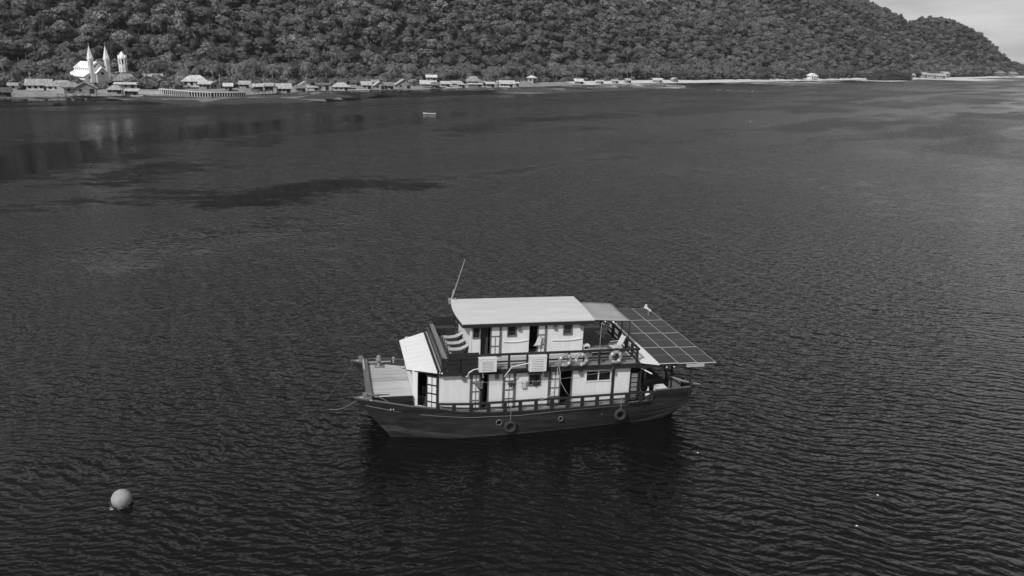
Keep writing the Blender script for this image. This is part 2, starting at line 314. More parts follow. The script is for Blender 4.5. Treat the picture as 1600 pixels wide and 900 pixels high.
def crown_mesh(seed, r=5, h=8, lobes=11, leaves=1300, ls=.42, m=None, flat=.7, base=0):
    rnd = random.Random(seed); M = MB(); L_ = []
    for i in range(lobes):
        a = i * 2.4 + rnd.uniform(-.5, .5); rr = r * .64 * math.sqrt((i + .3) / lobes)
        z = h * (.62 + .25 * (1 - (rr / (r * .7)) ** 2)) + rnd.uniform(-.09, .09) * h
        L_.append((Vector((rr * math.cos(a), rr * math.sin(a), z)), r * rnd.uniform(.28, .46)))
    for i in range(3): L_.append((Vector((rnd.uniform(-.4, .4) * r, rnd.uniform(-.4, .4) * r, h * rnd.uniform(.4, .5))), r * .42))
    tot = sum(q[1] ** 2 for q in L_)
    for c, lr in L_:
        ico(c, lr * .78, M)
        for k in range(int(leaves * lr ** 2 / tot)):
            u = rnd.uniform(-.55, 1); a = rnd.uniform(0, 2 * math.pi); s = math.sqrt(1 - u * u); n_ = Vector((s * math.cos(a), s * math.sin(a), u))
            rad = lr * (rnd.uniform(.78, 1.08) + .16 * math.sin(5 * a + 3 * u + seed))
            leafclump(M, c + Vector((n_.x, n_.y, n_.z * flat)) * rad, n_, ls * rnd.uniform(.6, 1.35), rnd)
    return M.mesh('crown', m or LEAF)
def trunk_mesh(seed, h=8, r=.28):
    rnd = random.Random(seed); M = MB(); top = Vector((rnd.uniform(-.5, .5), rnd.uniform(-.5, .5), h * .62))
    M.tube([(0, 0, -3), (0, 0, 0), tuple(top * .5), tuple(top)], [r * 1.3, r * 1.1, r * .8, r * .5], 6)
    for i in range(4):
        a = i * 1.6 + seed; e = top + Vector((math.cos(a) * 2.2, math.sin(a) * 2.2, h * .16)); M.tube([tuple(top * .8), tuple(e)], [r * .5, r * .2], 5)
    return M.mesh('trunk', BARK)
def palm_crown_mesh(seed, n=17, ln=3.6):
    rnd = random.Random(seed); M = MB()
    for i in range(n):
        a = i * 2.399 + rnd.uniform(-.2, .2); el = rnd.uniform(-.25, 1.15); le = ln * rnd.uniform(.8, 1.1); p = Vector((0, 0, 0)); d = Vector((math.cos(a) * math.cos(el), math.sin(a) * math.cos(el), math.sin(el)))
        side = Vector((-math.sin(a), math.cos(a), 0)); st = 9; q = [Vector(p)]; dirs = [Vector(d)]
        for k in range(st):
            p = p + d * le / st; d = (d + Vector((0, 0, -.19 - .02 * k))).normalized(); q.append(Vector(p)); dirs.append(Vector(d))
        for k in range(st):
            wd = .62 * math.sin(math.pi * min(1, (k + 1.2) / (st + .9))) + .1
            for sg in (-1, 1):
                b0, b1 = q[k], q[k + 1]; tip = (b0 + b1) / 2 + side * sg * wd + Vector((0, 0, -wd * .55)) + dirs[k] * .25
                m0 = b0.lerp(b1, .62)
                M.add([b0, m0, tip], [(0, 1, 2)])
        M.bar(tuple(q[0]), tuple(q[3]), .05, .05)
    ico((0, 0, -.1), .3, M)
    return M.mesh('crown', LEAFP)
def palm_trunk_mesh(seed, h=7.5):
    a = seed * 2.1; k = .9
    return MB().tube([(-math.cos(a) * k, -math.sin(a) * k, -1.5 - h), (-math.cos(a) * k * .6, -math.sin(a) * k * .6, -h * .6), (-math.cos(a) * .15, -math.sin(a) * .15, -h * .2), (0, 0, 0)], [.2, .15, .12, .11], 6).mesh('trunk', BARK)
NB = 8
KINDS = [(4.8, 8, 11, 1300, .4, .7), (5.6, 7.2, 15, 1500, .36, .5), (4.0, 9.6, 9, 1150, .38, .95), (5.0, 8.6, 18, 1500, .34, .6), (3.4, 8.4, 6, 950, .42, 1.0), (5.9, 9.4, 13, 1400, .44, .45), (4.4, 7.4, 20, 1400, .3, .8), (4.9, 10.4, 8, 1000, .46, .8)]
CROWNS = [crown_mesh(10 + i, r=k[0], h=k[1], lobes=k[2], leaves=k[3], ls=k[4], flat=k[5]) for i, k in enumerate(KINDS)]
TRUNKS = [trunk_mesh(i, h=7.5 + (i % 4)) for i in range(NB)]
PCROWN = [palm_crown_mesh(50 + i, n=15 + i) for i in range(4)]
PTRUNK = [palm_trunk_mesh(i, h=6 + i) for i in range(4)]
CAMV = np.array([0, 0, 20.72])
def pix(x, y, z):
    v = cam.matrix_world.inverted() @ Vector((x, y, z)); return (800 - 1280 * v.x / v.z, 450 + 1280 * v.y / v.z) if v.z < 0 else (-9999, 0)
cam_inv = np.array(cam.matrix_world.inverted())
def pixn(X, Y, Z):
    P = np.stack([X, Y, Z, np.ones_like(X)], 0); v = cam_inv @ P; return 800 - 1280 * v[0] / v[2], 450 + 1280 * v[1] / v[2]
CLEAR = [(-183, 371, 15), (-187, 361, 12), (-180, 384, 9), (-184, 396, 7.5), (270, 770, 13)]
HUT_POS = [(-183.5, 300.5), (-199.5, 333.0), (-190.5, 336.0), (-182.5, 338.0), (-171.5, 322.0), (-164.3, 320.5), (-156.5, 328.0), (-153.5, 335.0), (-172.0, 371.0), (-165.5, 357.0), (-161.0, 367.5), (-167.0, 388.0), (-157.0, 392.0), (-151.0, 369.0), (-144.5, 379.0), (-137.5, 372.0), (-126.0, 368.0), (-124.0, 385.0), (-111.0, 362.0), (-107.8, 366.5), (-103.5, 374.0), (-101.5, 404.0), (-96.5, 400.0), (-92.5, 403.0), (-84.5, 406.0), (-80.0, 409.0), (-75.5, 424.0), (-69.0, 423.0), (-64.5, 426.0), (-56.6, 421.5), (-47.5, 455.0), (-48.0, 476.0), (-39.0, 463.0), (-33.5, 470.0), (-25.0, 487.0), (-23.0, 473.5), (-14.5, 470.0), (-5.5, 481.0), (-0.5, 493.0), (9.5, 527.0), (41.0, 552.0), (56.0, 568.0), (68.0, 582.0), (103.0, 617.0), (419.0, 906.0), (438.0, 918.0), (452.0, 926.0), (466.0, 936.0), (482.0, 958.0), (576.0, 1056.0), (618.0, 1086.0), (645.0, 1106.0)]
# tree positions over the whole hill, big and wide apart near the church, smaller towards the far cape
def tree_points():
    pts = []; q = -330.
    while q < 1620:
        sp = float(np.interp(q, [-250, 300, 600, 1100, 1600], [5.9, 5.6, 5.0, 4.6, 4.6])); flat = float(np.interp(q, [0, 100, 175, 230, 350, 700, 1300], [62, 66, 66, 50, 38, 16, 22]))
        d = flat * .8 - 6
        Wd = 150 + .16 * min(max(q, 0), 1200) + flat + 45
        while d < Wd:
            pts.append((q + random.uniform(-.5, .5) * sp, d + random.uniform(-.5, .5) * sp, sp)); d += sp
        q += sp
    a = np.array(pts); X, Y = P2(a[:, 0], a[:, 1]); Z = height(X, Y); return a, X, Y, Z
ta, TX, TY, TZ = tree_points()
px, py = pixn(TX, TY, TZ + 6)
near_h = np.ones(len(TX), bool)
for a_, b_, c_ in CLEAR + [(h_[0], h_[1], 6.5) for h_ in HUT_POS]: near_h &= np.hypot(TX - a_, TY - b_) > c_
vis = near_h & (px > -1600) & (px < 1900) & (py > -130)
ta, TX, TY, TZ, px, py = [k[vis] for k in (ta, TX, TY, TZ, px, py)]
dist = np.hypot(TX, TY); sc = ta[:, 2] / 6.4 * (.5 + .85 * RN.rand(len(TX)) ** 1.9); kind = RN.randint(0, NB, len(TX)); rot = RN.rand(len(TX)) * 6.28
inframe = (px > 0) & (px < 1600) & (py > 0) & (ta[:, 1] < 120)
order = np.argsort(np.where(inframe, dist / sc, 1e9)); single = np.zeros(len(TX), bool); single[order[:285]] = True
def zone(x, q):
    if x < 100: return 'behind the huts left of the church'
    if x < 210: return 'behind the white church and its bell tower'
    if x < 400: return 'behind the long curved pier'
    if x < 620: return 'behind the hip roofed huts right of the pier'
    if x < 860: return 'behind the right half of the shore village'
    return 'behind the long white beach'
def tree(x, y, z, s, k, r, crown, trunk, name, label, cat, group, lift=0, zs=1):
    t = thing(name, label, cat, (x, y, z), r, group); t.scale = (s, s, s * zs)
    c = link('crown', crown, t); tr = link('trunk', trunk, t)
    return t
for i in np.nonzero(single)[0]:
    zn = zone(px[i], 0)
    tree(TX[i], TY[i], TZ[i] - .6, sc[i], kind[i], rot[i], CROWNS[kind[i]], TRUNKS[kind[i]], 'rainforest_tree', 'round crowned rainforest tree ' + zn, 'tree', 'rainforest trees ' + zn, zs=.9 + .35 * RN.rand())
# the rest of the forest: one object, geometry nodes instancing crowns with trunks
def forest(name, X, Y, Z, SC, K, RO, protos):
    pc = bpy.data.collections.new(name + '_kinds')
    for i, me in enumerate(protos):
        o = bpy.data.objects.new('kind_%02d' % i, me); pc.objects.link(o)
    me = bpy.data.meshes.new(name); me.from_pydata(np.stack([X, Y, Z], -1).tolist(), [], [])
    for nm, dat, ty in (('s', SC, 'FLOAT'), ('r', RO, 'FLOAT'), ('k', K, 'INT')):
        a = me.attributes.new(nm, ty, 'POINT'); a.data.foreach_set('value', np.asarray(dat, np.int32 if ty == 'INT' else np.float32))
    o = link(name, me); g = bpy.data.node_groups.new(name, 'GeometryNodeTree'); g.interface.new_socket('Geometry', in_out='INPUT', socket_type='NodeSocketGeometry'); g.interface.new_socket('Geometry', in_out='OUTPUT', socket_type='NodeSocketGeometry')
    gi = g.nodes.new('NodeGroupInput'); go = g.nodes.new('NodeGroupOutput'); ip = g.nodes.new('GeometryNodeInstanceOnPoints'); ci = g.nodes.new('GeometryNodeCollectionInfo')
    ci.inputs['Collection'].default_value = pc; ci.inputs['Separate Children'].default_value = True; ci.inputs['Reset Children'].default_value = True
    def attr(nm, ty):
        a = g.nodes.new('GeometryNodeInputNamedAttribute'); a.data_type = ty; a.inputs['Name'].default_value = nm; return a.outputs[0]
    ip.inputs['Pick Instance'].default_value = True; cx = g.nodes.new('ShaderNodeCombineXYZ'); g.links.new(attr('r', 'FLOAT'), cx.inputs[2])
    g.links.new(gi.outputs[0], ip.inputs['Points']); g.links.new(ci.outputs[0], ip.inputs['Instance']); g.links.new(attr('k', 'INT'), ip.inputs['Instance Index'])
    g.links.new(cx.outputs[0], ip.inputs['Rotation']); g.links.new(attr('s', 'FLOAT'), ip.inputs['Scale']); g.links.new(ip.outputs[0], go.inputs[0])
    md = o.modifiers.new('scatter', 'NODES'); md.node_group = g; o['kind'] = 'stuff'; return o
def joined(meshes):
    M = MB()
    for j, me in enumerate(meshes):
        M.m = j; M.add([v.co[:] for v in me.vertices], [tuple(p.vertices) for p in me.polygons])
    return M.mesh('forest_tree', [me.materials[0] for me in meshes])
rest = ~single
EMG = RN.rand(len(TX)) < .035
forest('rainforest', TX[rest], TY[rest], TZ[rest] - .8, sc[rest] * np.where(EMG[rest], 1.35, 1), kind[rest], rot[rest], [joined([CROWNS[i], TRUNKS[i]]) for i in range(NB)])
# undergrowth along the foot of the hill and between the houses
BUSH = [crown_mesh(200 + i, r=2.2, h=1.9, lobes=6, leaves=420, ls=.3, m=LEAF if i < 2 else LEAFP, flat=.9) for i in range(4)] + PCROWN[:2] + PCROWN[2:3]
uq, ud = [], []
for i in range(3000):
    q = random.uniform(60, 1450) if i % 2 else random.uniform(90, 520); flat = float(np.interp(q, [0, 100, 175, 230, 350, 700, 1300], [62, 66, 66, 50, 38, 16, 22])); lo = float(np.interp(q, [0, 130, 180, 400, 560, 700, 1300], [12, 13, 18, 12, 11, 8, 14]))
    uq.append(q); ud.append(random.uniform(lo, flat + 8))
for i in range(5200):
    q = random.uniform(-60, 900); flat = float(np.interp(q, [0, 100, 175, 230, 350, 700, 1300], [62, 66, 66, 50, 38, 16, 22])); uq.append(q); ud.append(flat + random.random() ** 1.3 * 190)
uq_, ud_ = np.array(uq), np.array(ud); UX, UY = P2(uq_, ud_); UZ = height(UX, UY)
keep = np.ones(len(UX), bool)
for cx_, cy_, cr_ in [(-181, 371, 13), (-184, 396, 5), (270, 770, 8)] + [(a_, b_, 5.2) for a_, b_ in HUT_POS]: keep &= np.hypot(UX - cx_, UY - cy_) > cr_
forest('undergrowth', UX[keep], UY[keep], UZ[keep] - .3, (.7 + 1.1 * RN.rand(keep.sum())) * np.interp(np.array(ud)[keep], [8, 30, 60, 90], [.6, 1.1, 1.3, 1.9]), RN.randint(0, 7, keep.sum()), RN.rand(keep.sum()) * 6.28, BUSH)
# the mangrove islet-like clump at the right
def mangrove():
    M = MB(); rnd = random.Random(3); a, b = Vector((338, 801, 0)), Vector((392, 842, 0)); n = 26
    for i in range(n):
        t = i / (n - 1); c = a.lerp(b, t) + Vector((rnd.uniform(-4, 4), rnd.uniform(-3, 9), 0)); hh = 5.6 * (.55 + .6 * math.sin(math.pi * min(.97, t + .1))); lr = 3.6 + rnd.uniform(-.5, .8)
        for z in (hh * .35, hh * .85):
            ico(c + Vector((0, 0, z)), lr * .85, M)
            for k in range(130):
                u = rnd.uniform(-.3, 1); an = rnd.uniform(0, 6.28); s = math.sqrt(1 - u * u); nn = Vector((s * math.cos(an), s * math.sin(an), u)); leafclump(M, c + Vector((0, 0, z)) + Vector((nn.x, nn.y, nn.z * .8)) * lr, nn, .55, rnd)
    o = M.build('mangrove_thicket', LEAFD); tag(o, 'low dark mangrove thicket standing in the water right of the white chapel', 'mangrove')
mangrove()
# palms
PALM_SPOTS = [(-179.5, 334, 8.6, 1.35), (-172.5, 345.5, 7, 1), (-188, 345, 7.5, 1.1)]
def palm(x, y, top, s, k, label, group):
    z = float(height(np.array(x), np.array(y))) + top
    return tree(x, y, z, s, k, random.uniform(0, 6.28), PCROWN[k], PTRUNK[k], 'coconut_palm', label, 'palm', group)
palm(-186.5, 352, 10.0, 1.55, 3, 'tall dark coconut palm with drooping fronds left of the white church', None)
prnd = random.Random(5)
for (q0, q1, d0, d1, n, lab) in [(60, 130, 30, 56, 16, 'coconut palm among the huts left of the white church'), (168, 330, 22, 44, 44, 'coconut palm behind the huts along the curved pier'), (330, 470, 14, 36, 42, 'coconut palm between the huts in the middle of the village'),
                            (470, 590, 12, 36, 52, 'coconut palm in the dense grove at the right end of the village'), (590, 760, 10, 30, 30, 'coconut palm leaning over the long white beach'), (760, 900, 14, 60, 14, 'tall slender coconut palm on the wooded shore left of the chapel'),
                            (1010, 1260, 12, 34, 34, 'far off coconut palm above the distant right hand village')]:
    for i in range(n):
        q = prnd.uniform(q0, q1); d = prnd.uniform(d0, d1); X, Y = P2(np.array(q), np.array(d))
        if any(math.hypot(X - a, Y - b) < c for a, b, c in CLEAR): continue
        palm(float(X), float(Y), prnd.uniform(5, 9.5) * (1.15 if q > 470 else 1), prnd.uniform(1.05, 1.55), prnd.randint(0, 3), lab, lab.replace('coconut palm', 'coconut palms', 1))
PALE = crown_mesh(300, r=5.2, h=8, lobes=10, leaves=1500, ls=.4, m=LEAFB)
for x, y, s, lab in [(262, 785, .95, 'pale flowering tree standing out on the slope left of the white chapel'), (455, 985, 1.2, 'pale crowned tree high on the slope above the mangrove thicket'), (123, 657, .7, 'bright bushy tree beside the middle of the long white beach'), (-55.5, 452, .5, 'small pale tree behind the gabled stilt house with the white roof')]:
    tree(x, y, float(height(np.array(x), np.array(y))) - .5, s, 0, 0, PALE, TRUNKS[0], 'pale_tree', lab, 'tree', None)

# ------------------------------------------------------------ village
VW = {}
def vm(v): 
    k = round(v * .8, 2)
    return mat('hut_paint_%02d' % int(k * 100), k, .85, grain=.3, gscale=.9, stretch=(1, 1, 2))
def rm(v): return mat('roof_iron_%02d' % int(v * 100), v * .78, .7, grain=.6, gscale=.8, stretch=(3, .6, 1))
def hut(x, y, wd, dp, wh, rise, rz, label, wall=.45, roof=.5, kind='gable', stilts=0, z=None, win=2, group=None, eave=.65, name='hut', door=True):
    z0 = float(height(np.array(x), np.array(y))) if z is None else z
    z0 = max(z0, .4)
    t = thing(name, label, 'house', (x, y, z0), rz, group); b = stilts; wd *= .9; wh *= .92
    hw, hd = wd / 2, dp / 2
    M = MB(); M.box(-hw, hw, -hd, hd, b, b + wh)
    if kind == 'gable':     # ridge along x
        for sx in (-1, 1): M.add([(sx * hw, -hd, b + wh), (sx * hw, hd, b + wh), (sx * hw, 0, b + wh + rise)], [(0, 1, 2)])
    if kind == 'front':     # ridge along y, gable to the sea
        for sy in (-1, 1): M.add([(-hw, sy * hd, b + wh), (hw, sy * hd, b + wh), (0, sy * hd, b + wh + rise)], [(0, 1, 2)])
    M.build('wall', vm(wall), t)
    e = eave; Rm = MB(); zt = b + wh; dz = -e * rise / max(.1, (hd if kind != 'front' else hw))
    if kind == 'gable':
        for sy in (-1, 1): Rm.slab([(-hw - e, 0, zt + rise + .06), (hw + e, 0, zt + rise + .06), (hw + e, sy * (hd + e), zt + dz + .06), (-hw - e, sy * (hd + e), zt + dz + .06)][::sy], .1)
    elif kind == 'front':
        for sx in (-1, 1): Rm.slab([(0, -hd - e, zt + rise + .06), (0, hd + e, zt + rise + .06), (sx * (hw + e), hd + e, zt + dz + .06), (sx * (hw + e), -hd - e, zt + dz + .06)][::-sx], .1)
    elif kind == 'hip':
        k = hw * .45; A, B = (-k, 0, zt + rise), (k, 0, zt + rise); c = [(-hw - e, -hd - e, zt + dz), (hw + e, -hd - e, zt + dz), (hw + e, hd + e, zt + dz), (-hw - e, hd + e, zt + dz)]
        Rm.add(c + [A, B] + [(p[0], p[1], p[2] - .12) for p in c], [(0, 1, 5, 4), (1, 2, 5), (2, 3, 4, 5), (3, 0, 4), (9, 8, 7, 6), (0, 6, 7, 1), (1, 7, 8, 2), (2, 8, 9, 3), (3, 9, 6, 0)])
    elif kind == 'lean':
        Rm.slab([(-hw - e, -hd - e, zt + .05), (hw + e, -hd - e, zt + .05), (hw + e, hd + e, zt + rise), (-hw - e, hd + e, zt + rise)], .1)
    Rm.build('roof', rm(roof), t)
    for i in range(win):
        wx = -hw + wd * (i + .6) / (win + .2 + (1 if door else 0)); f = MB().box(wx - .65, wx + .65, -hd - .05, -hd + .02, b + wh * .3, b + wh * .84).build('window', vm(.6), t)
        MB().box(wx - .57, wx + .57, -hd - .07, -hd - .045, b + wh * .34, b + wh * .8).build('pane', DARK2, f)
    if door: MB().box(hw - wd * .2 - .75, hw - wd * .2 + .75, -hd - .06, -hd + .02, b + .05, b + wh * .8).build('door', DARK2, t)  # black door and panes drawn oversized to stand in for porch shade
    # stilts and a floor for raised or low lying huts
    if stilts or z0 < 1:
        n = max(3, int(wd / 1.6))
        me = MB().tube([(0, 0, -z0 - 1.5), (0, 0, b)], .09, 6).mesh('stilt', vm(.12))
        for i in range(n):
            for yy in (-hd + .15, hd - .15):
                link('stilt', me, t, (-hw + .2 + (wd - .4) * i / (n - 1), yy, 0))
        MB().box(-hw - .6, hw + .6, -hd - .9, hd, b - .12, b - .01).build('floor', vm(.4), t)
    return t
# x, y, width, depth, wall, rise, turn, label, options
HUTS = [
 (-183.5, 300.5, 4.5, 4, 2.2, 1.2, .5, 'dark thatched hut over the water at the left edge of the photo', dict(wall=.1, roof=.12, stilts=.6)),
 (-199.5, 333, 3, 3, 2.1, .8, .5, 'small white shed left of the two long mottled roofs', dict(wall=.6, roof=.4, win=1, door=False)),
 (-190.5, 336, 9.5, 6, 2.6, 1.9, .35, 'long house with mottled iron roof and white gable end', dict(wall=.6, roof=.42, kind='gable', win=3)),
 (-182.5, 338, 11, 7, 2.4, 1.8, .2, 'wide hip roofed house with deep dark porch left of the stilt houses', dict(wall=.55, roof=.42, kind='hip', win=3)),
 (-171.5, 322, 7, 6, 2.4, 1.6, .9, 'grey plank stilt house with sloping iron roof below the church', dict(wall=.42, roof=.38, stilts=1.2, kind='lean', win=1)),
 (-164.3, 320.5, 8.2, 6, 2.4, 2.0, .42, 'grey stilt house with striped roof and gable facing the sea below the church', dict(wall=.3, roof=.5, kind='front', stilts=1.2, win=1)),
 (-156.5, 328, 5.6, 5, 2.1, 1.2, .3, 'low grey hut on stilts right of the striped gable house', dict(wall=.4, roof=.45, stilts=.9, kind='hip')),
 (-153.5, 335, 5, 4, 1.8, .8, .3, 'low shed with white lean-to roof below the bell tower', dict(wall=.35, roof=.72, kind='lean')),
 (-172, 371, 10.5, 7, 3, 2.4, .4, 'large grey roofed house at the foot of the bell tower', dict(wall=.4, roof=.3, kind='hip')),
 (-165.5, 357, 9.5, 3.5, 2.0, .7, .3, 'long shed with bright white edge roof below the bell tower', dict(wall=.3, roof=.75, kind='lean')),
 (-161, 367.5, 8.8, 7, 2.6, 2.5, .45, 'dark grey gabled house with black windows right of the bell tower', dict(wall=.33, roof=.17, kind='front')),
 (-167, 388, 8, 6, 3, 1.6, .4, 'pale roofed house behind the dark grey gabled house', dict(wall=.5, roof=.55, kind='gable')),
 (-157, 392, 6, 5, 2.4, 1.2, .3, 'light roofed hut right of and behind the dark grey gabled house', dict(wall=.45, roof=.5, kind='hip')),
 (-151, 369, 3.2, 3, 1.7, 1.4, .3, 'tiny tent shaped white shed left of the pier root', dict(wall=.55, roof=.7, kind='front', win=0)),
 (-144.5, 379, 11.5, 8, 3.2, 2.2, .3, 'big house with broad white roof and white posts behind the pier', dict(wall=.75, roof=.66, kind='hip', win=3)),
 (-137.5, 372, 5.4, 4, 2.2, 1.1, .2, 'hut with bright lean-to roof right of the broad white roof', dict(wall=.4, roof=.68, kind='lean')),
 (-126, 368, 3.6, 3, 2, 1.3, .3, 'small hut with tilted white roof above the pier', dict(wall=.3, roof=.75, kind='lean', win=1)),
 (-124, 385, 5, 4, 2.2, 1.2, .2, 'half hidden pale hut behind the small tilted white roof', dict(wall=.4, roof=.45)),
 (-111, 362, 4.2, 4, 2, 1.1, .3, 'left of the two small stilt huts at the end of the pier', dict(wall=.14, roof=.6, kind='lean', stilts=1.3)),
 (-107.8, 366.5, 3.8, 4, 2.1, 1.2, .3, 'right of the two small stilt huts at the end of the pier', dict(wall=.12, roof=.5, kind='lean', stilts=1.3)),
 (-103.5, 374, 6.6, 5, 2.6, 1.7, .4, 'gabled house with light roof right of the two small stilt huts', dict(wall=.4, roof=.52, kind='gable')),
 (-101.5, 404, 6.6, 5, 2.5, 1.6, .4, 'gabled house with light left slope left of the long low wall', dict(wall=.6, roof=.5, kind='front', win=1)),
 (-96.5, 400, 4.4, 3, 1.6, .6, .3, 'low white lean-to leaning on the light gabled house', dict(wall=.7, roof=.65, kind='lean', win=0)),
 (-92.5, 403, 6.8, 5, 2.9, .8, .25, 'flat dull roofed house with a narrow black door', dict(wall=.4, roof=.2, kind='lean', win=1)),
 (-84.5, 406, 8.6, 6, 2.3, 1.6, .25, 'hip roofed open house left of the short jetty', dict(wall=.42, roof=.55, kind='hip')),
 (-80, 409, 4.5, 3.5, 1.7, 1.0, .2, 'low thatched shelter over the short jetty', dict(wall=.2, roof=.28, kind='gable', win=0)),
 (-75.5, 424, 5, 4, 2.6, 1.4, .3, 'narrow house with pale sloping roof right of the short jetty', dict(wall=.4, roof=.5, kind='gable', win=1)),
 (-69, 423, 5.4, 5, 2.5, 1.6, .35, 'house with bright left roof slope and shaded porch', dict(wall=.4, roof=.62, kind='front', win=1)),
 (-64.5, 426, 5, 4, 2.4, 1.3, .2, 'dull brown roofed hut between two bright gabled houses', dict(wall=.36, roof=.25, kind='gable')),
 (-56.6, 421.5, 8.2, 6, 2.4, 2.3, .3, 'gabled stilt house with white left slope facing the sea in mid village', dict(wall=.34, roof=.55, kind='front', stilts=.8, win=1)),
 (-47.5, 455, 9, 6, 1.7, 1.8, .15, 'boat shed with a large sloping white roof', dict(wall=.25, roof=.72, kind='lean', win=0, name='boat_shed')),
 (-48, 476, 6, 5, 4, 1.1, .2, 'house with white upper roof behind the boat shed', dict(wall=.55, roof=.75, kind='gable')),
 (-39, 463, 5.2, 4, 2.1, 1.1, .2, 'small pale hut just right of the boat shed', dict(wall=.5, roof=.6)),
 (-33.5, 470, 5.4, 4, 2.0, 1.1, .2, 'white walled hut behind the beached boats', dict(wall=.65, roof=.5)),
 (-25, 487, 8.6, 6, 2.4, 2.3, .2, 'round shouldered grey roof with a white front edge', dict(wall=.35, roof=.36, kind='hip')),
 (-23, 473.5, 8, 3, 1.7, .5, .2, 'long low shed with bright eave before the grey roof', dict(wall=.2, roof=.72, kind='lean', win=0)),
 (-14.5, 470, 5, 4, 2.3, 1, .15, 'hut with flat bright roof and dark porch', dict(wall=.4, roof=.68, kind='lean')),
 (-5.5, 481, 8.8, 5, 2.4, 1.5, .15, 'white house with louvred windows near the right end of the village', dict(wall=.72, roof=.6, kind='gable', win=4)),
 (-.5, 493, 4, 3, 2, .7, .15, 'little white kiosk at the right end of the village', dict(wall=.6, roof=.75, kind='lean', win=1)),
 (9.5, 527, 5.5, 4, 3.6, 1, .2, 'white roof peeping out of the palm grove', dict(wall=.5, roof=.78, kind='hip', win=1)),
 (41, 552, 5.8, 4, 1.7, 1.7, .1, 'hut with a single white sloping roof alone on the beach', dict(wall=.25, roof=.8, kind='lean', win=0)),
 (56, 568, 5, 3, 1.5, .8, .1, 'low white shelter behind the beach left of the bright shed pair', dict(wall=.4, roof=.7, kind='lean', win=0)),
 (68, 582, 4, 3, 1.6, .8, .1, 'white roofed shelter in front of the palms behind the beach', dict(wall=.4, roof=.7, kind='lean', win=0)),
 (103, 617, 7, 4, 1.9, 1.1, .1, 'low white roofed shed beside the bright bushy tree', dict(wall=.5, roof=.7, kind='gable', win=0)),
 (419, 906, 13, 6, 2.6, 1.6, .2, 'leftmost pale long roof of the distant right village', dict(wall=.4, roof=.45)),
 (438, 918, 12, 7, 3.6, 2.2, .2, 'white gabled house second in the distant right village', dict(wall=.42, roof=.45)),
 (452, 926, 11, 7, 3.2, 2.0, .2, 'grey roofed house third in the distant right village', dict(wall=.5, roof=.4)),
 (466, 936, 14, 7, 3.2, 2.0, .2, 'broad white roofed house in the middle of the distant right village', dict(wall=.42, roof=.5)),
 (482, 958, 11, 7, 4.2, 2.0, .2, 'tall pale house at the right of the distant village', dict(wall=.45, roof=.5)),
 (576, 1056, 12, 8, 3.4, 3.0, .2, 'large grey roof alone behind the far beach', dict(wall=.35, roof=.35, kind='hip')),
 (618, 1086, 13, 8, 3.2, 2.6, .2, 'dark hut of the group near the right edge of the photo', dict(wall=.25, roof=.28, kind='hip', stilts=1)),
 (645, 1106, 12, 8, 3.0, 2.4, .2, 'last dark roofed hut at the right edge of the photo', dict(wall=.3, roof=.33, kind='gable', stilts=1)),
]
SEC = [(-176, 344.5, 'small grey shed behind the gap between striped gable house and low grey hut', .3, .4), (-197, 346, 'dull roof half hidden by bushes behind the small white shed', .3, .3), (-134, 376.5, 'low brown shed between the bright lean-to hut and the small tilted white roof', .25, .25),
       (-117, 376, 'dull little hut in the bushes behind the small tilted white roof', .3, .33), (-99, 386, 'small dark shed in front of the palms between pier end and mid village', .22, .25), (-88, 414, 'grey roof rising behind the narrow black doored house', .35, .38), (-73, 436, 'grey back house behind the pale sloping roof by the short jetty', .35, .4),
       (-61, 438, 'dim roof behind the two bright gabled houses', .3, .3), (-43, 447, 'small dark net shed beside the dark hulled boat', .15, .22), (-30, 459, 'small pale hut on the foreshore between white walled hut and the long low shed', .45, .5), (-19.5, 482, 'narrow dull roof between the round shouldered roof and the flat bright roof', .3, .3),
       (-9.5, 486, 'small grey roof behind the flat bright roofed hut', .33, .36), (4.5, 508, 'brown shed behind the pale board fence', .25, .28), (-147.5, 363, 'tiny dark shed in front of the tent shaped white shed', .18, .2), (78, 593, 'little pale shelter under the palms along the beach', .4, .5), (118, 632, 'low white hut right of the bright bushy tree', .45, .55)]
for (x, y, lab, wv_, rv_) in SEC:
    HUTS.append((x, y, random.uniform(3.2, 5), random.uniform(3, 4), random.uniform(1.8, 2.5), random.uniform(.8, 1.5), random.uniform(-.1, .6), lab, dict(wall=wv_, roof=rv_, kind=random.choice(['gable', 'front', 'lean', 'hip']), win=1)))
for (x, y, a, b, c, d, e, lab, kw) in HUTS: hut(x, y, a, b, c, d, e, lab, **kw)

